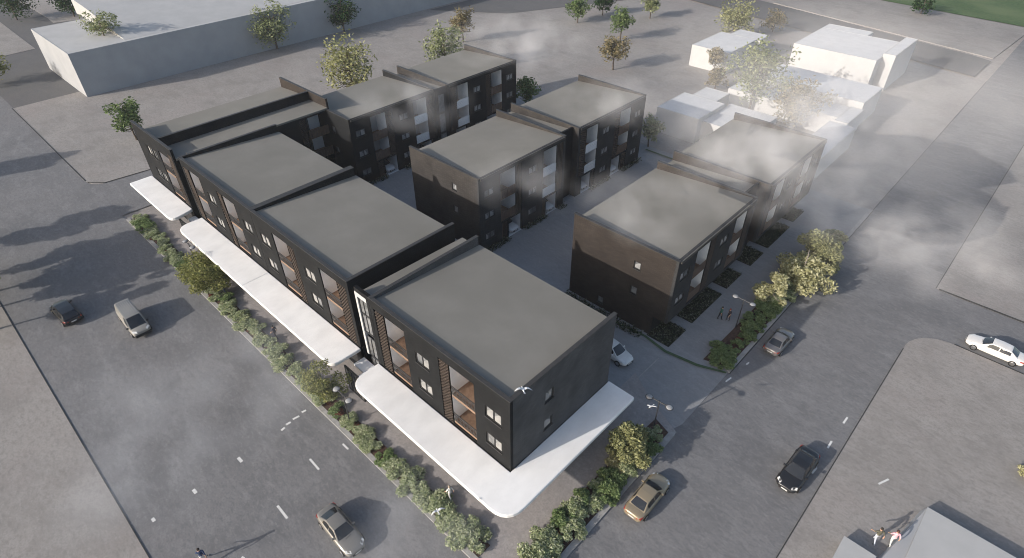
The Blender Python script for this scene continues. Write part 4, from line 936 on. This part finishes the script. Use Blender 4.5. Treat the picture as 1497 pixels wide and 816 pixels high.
# ------------------------------------------------------------------ people
def person(label, loc, heading, shirt, legs, hair, h=1.75, stride=.28, arm=.25, lean=.0, skirt=None):
    k = h/1.75
    J = {}
    J['pel'] = (0,0,.95); J['belly'] = (0,.01+lean*.3,1.10); J['chest'] = (0,.02+lean*.7,1.32); J['neck'] = (0,.03+lean,1.49); J['head'] = (0,.06+lean*1.1,1.62); J['crown'] = (0,.055+lean*1.1,1.70)
    bones = [('pel','belly','s'),('belly','chest','s'),('chest','neck','s'),('neck','head','k'),('head','crown','k')]
    rad = {'pel':(.155,.11),'belly':(.14,.10),'chest':(.17,.11),'neck':(.055,.055),'head':(.088,.10),'crown':(.07,.075)}
    for sd_, nm in ((1,'r'),(-1,'l')):
        st = stride*sd_
        J['hip'+nm] = (.10*sd_,0,.90); J['kn'+nm] = (.105*sd_,st*.55+.03,.50); J['an'+nm] = (.105*sd_,st-.04*(1 if st < 0 else 0),.09); J['to'+nm] = (.12*sd_,st+.16,.035)
        bones += [('pel','hip'+nm,'p'),('hip'+nm,'kn'+nm,'p'),('kn'+nm,'an'+nm,'p'),('an'+nm,'to'+nm,'h')]
        rad.update({'hip'+nm:(.10,.10),'kn'+nm:(.065,.065),'an'+nm:(.045,.045),'to'+nm:(.045,.03)})
        a = -arm*sd_
        J['sh'+nm] = (.19*sd_,lean*.9,1.42); J['el'+nm] = (.25*sd_,a*.5-.02+lean*.8,1.14); J['wr'+nm] = (.26*sd_,a+.09+lean*.8,.92); J['pa'+nm] = (.26*sd_,a+.12+lean*.8,.86)
        bones += [('chest','sh'+nm,'s'),('sh'+nm,'el'+nm,'s'),('el'+nm,'wr'+nm,'k'),('wr'+nm,'pa'+nm,'k')]
        rad.update({'sh'+nm:(.068,.068),'el'+nm:(.046,.046),'wr'+nm:(.032,.028),'pa'+nm:(.04,.022)})
        for q, (fx, fl) in enumerate(((-.03,.075),(-.01,.088),(.01,.08),(.028,.065))):
            j = 'f%d%s' % (q,nm); J[j] = (.26*sd_+fx*.6, a+.135+fx+lean*.8, .86-fl); bones.append(('pa'+nm,j,'k')); rad[j] = (.009,.009)
        J['th'+nm] = (.235*sd_, a+.18+lean*.8, .84); bones.append(('wr'+nm,'th'+nm,'k')); rad['th'+nm] = (.01,.01)
    names = list(J); ix = {n: i for i, n in enumerate(names)}
    me = bpy.data.meshes.new('body'); me.from_pydata([tuple(c*k for c in J[n]) for n in names], [(ix[a],ix[b]) for a, b, _ in bones], [])
    tmp = bpy.data.objects.new('body', me); COL.objects.link(tmp)
    tmp.modifiers.new('skin','SKIN'); sv = me.skin_vertices[0].data
    for n in names: sv[ix[n]].radius = tuple(x*k for x in rad[n])
    sv[ix['pel']].use_root = True
    md = tmp.modifiers.new('sub','SUBSURF'); md.levels = 1; md.render_levels = 1
    bpy.context.view_layer.update(); dg = bpy.context.evaluated_depsgraph_get()
    me2 = bpy.data.meshes.new_from_object(tmp.evaluated_get(dg)); bpy.data.objects.remove(tmp)
    ms = [cmat('shirt', shirt), cmat('trousers', legs), MT['skin'], cmat('shoes', (.05,.045,.04))]; me2.materials.clear()
    for m in ms: me2.materials.append(m)
    kinds = {'s':0,'p':1,'k':2,'h':3}
    seg = [(Vector(J[a])*k, Vector(J[b])*k, kinds[t]) for a, b, t in bones]
    for p in me2.polygons:
        c = p.center; best = (9,0)
        for a, b, t in seg:
            ab = b-a; u = max(0,min(1,(c-a).dot(ab)/max(1e-9,ab.length_squared))); dd = (c-(a+ab*u)).length
            if dd < best[0]: best = (dd,t)
        t = best[1]
        if t == 0 and c.z < .93*k and abs(c.x) < .2: t = 1
        p.material_index = t; p.use_smooth = True
    root = empty('person', loc, heading); tag(root, label, 'person', 'people out walking')
    me2.name = 'body'; link(bpy.data.objects.new('body', me2), root)
    hm = MB(); hd = Vector(J['head'])*k
    hm.lathe([(.03,-.10),(.085,-.06),(.102,.0),(.098,.05),(.075,.095),(.03,.118)], (hd.x,hd.y-.022,hd.z+.03), 12); hm.build('hair', cmat('hair', hair, .7), root, smooth=True)
    fm = MB(); fm.tube((hd.x,hd.y+.085,hd.z-.005),(hd.x,hd.y+.115,hd.z-.03),.012,.016,6); fm.build('nose', MT['skin'], root)
    if skirt:
        m = MB(); m.lathe([(.16*k,1.02*k),(.22*k,.8*k),(.27*k,.55*k)],(0,.0,0),14); m.build('skirt', cmat('skirt', skirt), root, smooth=True)
    return root
person('person in a dark blue jacket striding across the front street', (-13.0,-19.5,0), HD(160), (.035,.05,.10), (.45,.44,.43), (.03,.02,.015), h=2.0, stride=.34, arm=.35)
person('person in dark clothes beside the front bed, by the canopy edge', (-42.0,-3.8,.05), HD(20), (.05,.055,.06), (.03,.04,.07), (.02,.02,.02), h=1.85)
person('person in a dark navy coat half under the long canopy', (-31.0,-3.55,.05), HD(200), (.02,.025,.05), (.02,.02,.03), (.02,.02,.02), h=1.8, arm=.15)
person('person in pale clothes at the front edge of the corner canopy', (-3.5,-3.45,.05), HD(170), (.55,.54,.52), (.40,.39,.38), (.30,.25,.2), h=1.85, arm=.2)
person('person in an olive top and pale grey trousers on the lower right lot', (22.75,16.25,.08), HD(130), (.09,.085,.06), (.42,.44,.48), (.03,.025,.02), h=1.95, arm=.3)
person('person in a pink top beside the larger pale building', (23.7,16.9,.08), HD(120), (.75,.36,.40), (.5,.5,.48), (.06,.025,.02), h=1.9, arm=.25)
person('person in dark green standing on the garden walk', (1.85,31.2,.06), HD(60), (.03,.10,.08), (.02,.025,.03), (.04,.03,.02), h=1.85, stride=.15)
person('person with reddish hair next to the garden walk lamp', (2.6,31.7,.06), HD(250), (.05,.04,.045), (.04,.04,.045), (.22,.05,.03), h=1.7, stride=.12)

# gulls in the air over the street corner
def gull(label, loc, rz, roll=0, s=1.0):
    root = empty('gull', loc, rz); root.rotation_euler = (0, roll, rz); root.scale = (s,s,s); tag(root, label, 'bird', 'white gulls in flight')
    wm = cmat('gull_feathers', (.72,.71,.69), .8, 1.1)
    m = MB(); rg = []
    for y, r in ((-.34,.01),(-.24,.05),(-.05,.085),(.12,.075),(.22,.05),(.30,.045),(.36,.02)):
        rg.append([m.pt((r*math.cos(t*math.pi/4), y, r*.9*math.sin(t*math.pi/4))) for t in range(8)])
    for A, B in zip(rg, rg[1:]):
        for k in range(8): m.f.append([A[k],A[(k+1)%8],B[(k+1)%8],B[k]]); m.m.append(0)
    m.f += [rg[0][::-1], rg[-1]]; m.m += [0,0]; m.build('body', wm, root, smooth=True)
    for sgn in (-1,1):
        m = MB(); st = [(.05,.02,.15,-.10),(.30,.12,.15,-.08),(.52,.10,.08,-.10),(.78,-.02,-.10,-.16)]
        ri = []
        for x, z, f_, b_ in st: ri.append([m.pt((sgn*x,f_,z)), m.pt((sgn*x,(f_+b_)/2,z+.02)), m.pt((sgn*x,b_,z)), m.pt((sgn*x,(f_+b_)/2,z-.01))])
        for A, B in zip(ri, ri[1:]):
            for k in range(4): m.f.append([A[k],A[(k+1)%4],B[(k+1)%4],B[k]]); m.m.append(0)
        m.f += [ri[0][::-1], ri[-1]]; m.m += [0,0]; m.build('wing', wm, root)
    m = MB(); m.poly([(-.05,-.3,0),(.05,-.3,0),(.09,-.46,0),(-.09,-.46,0)]); m.poly([(-.05,-.3,.01),(.05,-.3,.01),(.09,-.46,.01),(-.09,-.46,.01)]); m.build('tail', wm, root)
    m = MB(); m.tube((0,.35,-.005),(0,.43,-.015),.016,.004,6); m.build('beak', cmat('beak', (.5,.3,.05)), root)
gull('white gull over the roof corner of the nearest block', (.3,1.0,12.7), R(60), R(15), .85)
gull('white gull flying beside the corner lamp', (5.2,11.1,6.0), R(170), R(35), .75)
gull('white gull low over the front bed', (-1.0,-6.5,5.0), R(75), R(5), .7)

# ------------------------------------------------------------------ haze: one closed box of thin even air round the camera and the whole scene
hz = MB(); hz.box((-700,-150,-1.5),(260,520,60)); hz = hz.build('haze', [], None)
hm = bpy.data.materials.new('haze_air'); hm.use_nodes = True; hn = hm.node_tree.nodes; hn.remove(hn['Principled BSDF'])
pv = hn.new('ShaderNodeVolumePrincipled'); pv.inputs['Color'].default_value = (.93,.95,1,1); pv.inputs['Density'].default_value = .0002; pv.inputs['Anisotropy'].default_value = 0
hm.node_tree.links.new(pv.outputs[0], hn['Material Output'].inputs['Volume']); hz.data.materials.append(hm)
tag(hz, 'thin pale air over the whole district', None, None, 'stuff')

# low drifting wisps of cloud between the roofs and the sky
cm = bpy.data.materials.new('cloud_wisp'); cm.use_nodes = True; cn = cm.node_tree.nodes; cl = cm.node_tree.links; cn.remove(cn['Principled BSDF'])
tc = cn.new('ShaderNodeTexCoord'); ge = cn.new('ShaderNodeNewGeometry')
ln = cn.new('ShaderNodeVectorMath'); ln.operation = 'LENGTH'; cl.new(tc.outputs['Object'], ln.inputs[0])
mr = cn.new('ShaderNodeMapRange'); mr.inputs[1].default_value = 1.0; mr.inputs[2].default_value = .25; mr.inputs[3].default_value = 0; mr.inputs[4].default_value = 1; cl.new(ln.outputs['Value'], mr.inputs[0])
nz = cn.new('ShaderNodeTexNoise'); nz.inputs['Scale'].default_value = .24; nz.inputs['Detail'].default_value = 3; nz.inputs['Roughness'].default_value = .5; cl.new(ge.outputs['Position'], nz.inputs[0])
m2 = cn.new('ShaderNodeMapRange'); m2.inputs[1].default_value = .42; m2.inputs[2].default_value = .68; cl.new(nz.outputs[0], m2.inputs[0])
mu = cn.new('ShaderNodeMath'); mu.operation = 'MULTIPLY'; cl.new(mr.outputs[0], mu.inputs[0]); cl.new(m2.outputs[0], mu.inputs[1])
m3 = cn.new('ShaderNodeMath'); m3.operation = 'MULTIPLY'; m3.inputs[1].default_value = .078; cl.new(mu.outputs[0], m3.inputs[0])
pv = cn.new('ShaderNodeVolumePrincipled'); pv.inputs['Color'].default_value = (.97,.97,1,1); cl.new(m3.outputs[0], pv.inputs['Density']); pv.inputs['Anisotropy'].default_value = -.3
cl.new(pv.outputs[0], cn['Material Output'].inputs['Volume'])
def cloud(u, v, z, rx, ry, rz, label):
    dv = F+Rt*((u-748.5)/871.03)-Up*((v-408)/871.03); t = (z-44.306)/dv.z; c = Vector(cam.location)+dv*t
    bm = bmesh.new(); bmesh.ops.create_icosphere(bm, subdivisions=2, radius=1.0); me = bpy.data.meshes.new('cloud'); bm.to_mesh(me); bm.free(); me.materials.append(cm)
    o = link(bpy.data.objects.new('cloud', me), None); o.location = (c.x, c.y, z); o.scale = (rx, ry, rz); o.rotation_euler = (0,0,R(40))
    tag(o, label, 'cloud', 'wisps of low cloud', 'stuff')
cloud(600,150,15,9,8,3,'thin wisp of low cloud over the near roof of the back row')
cloud(890,145,16,9,7,2.6,'thin wisp of low cloud over the far roof of the middle row')
cloud(780,265,14,8,6,2.6,'thin wisp of low cloud in front of the middle row')
cloud(930,300,15,7,7,2.2,'thin wisp of low cloud over the garden row roof')
cloud(1100,260,15,10,9,3,'thin wisp of low cloud over the far garden row roof')
cloud(1340,350,12,12,10,3,'thin wisp of low cloud over the right street')
cloud(330,560,12,12,7,3,'thin wisp of low cloud over the left street')
cloud(180,690,12,7,6,2.5,'thin wisp of low cloud at the lower left')
cloud(600,770,12,5,5,2,'thin wisp of low cloud at the bottom of the left street')
cloud(1190,170,14,13,11,4,'thin wisp of low cloud before the white houses')
cloud(760,60,14,14,12,4,'thin wisp of low cloud over the open lot')

mist = cm.copy(); mist.name = 'cloud_mist'
for n_ in mist.node_tree.nodes:
    if n_.type == 'MATH' and not n_.inputs[1].is_linked: n_.inputs[1].default_value = .014
    if n_.type == 'PRINCIPLED_VOLUME': n_.inputs['Anisotropy'].default_value = -.45
    if n_.type == 'TEX_NOISE': n_.inputs['Scale'].default_value = .09
    if n_.type == 'MAP_RANGE' and n_.inputs[1].default_value < .6 and n_.inputs[1].default_value > .3: n_.inputs[1].default_value = .30; n_.inputs[2].default_value = .6
cloud(1230,130,13,34,40,8,'spreading broadly over the white houses')
bpy.data.objects[[o.name for o in COL.objects if o.name.startswith('cloud')][-1]].data.materials[0] = mist
cloud(1120,215,13,15,14,5,'over the far end of the garden row')
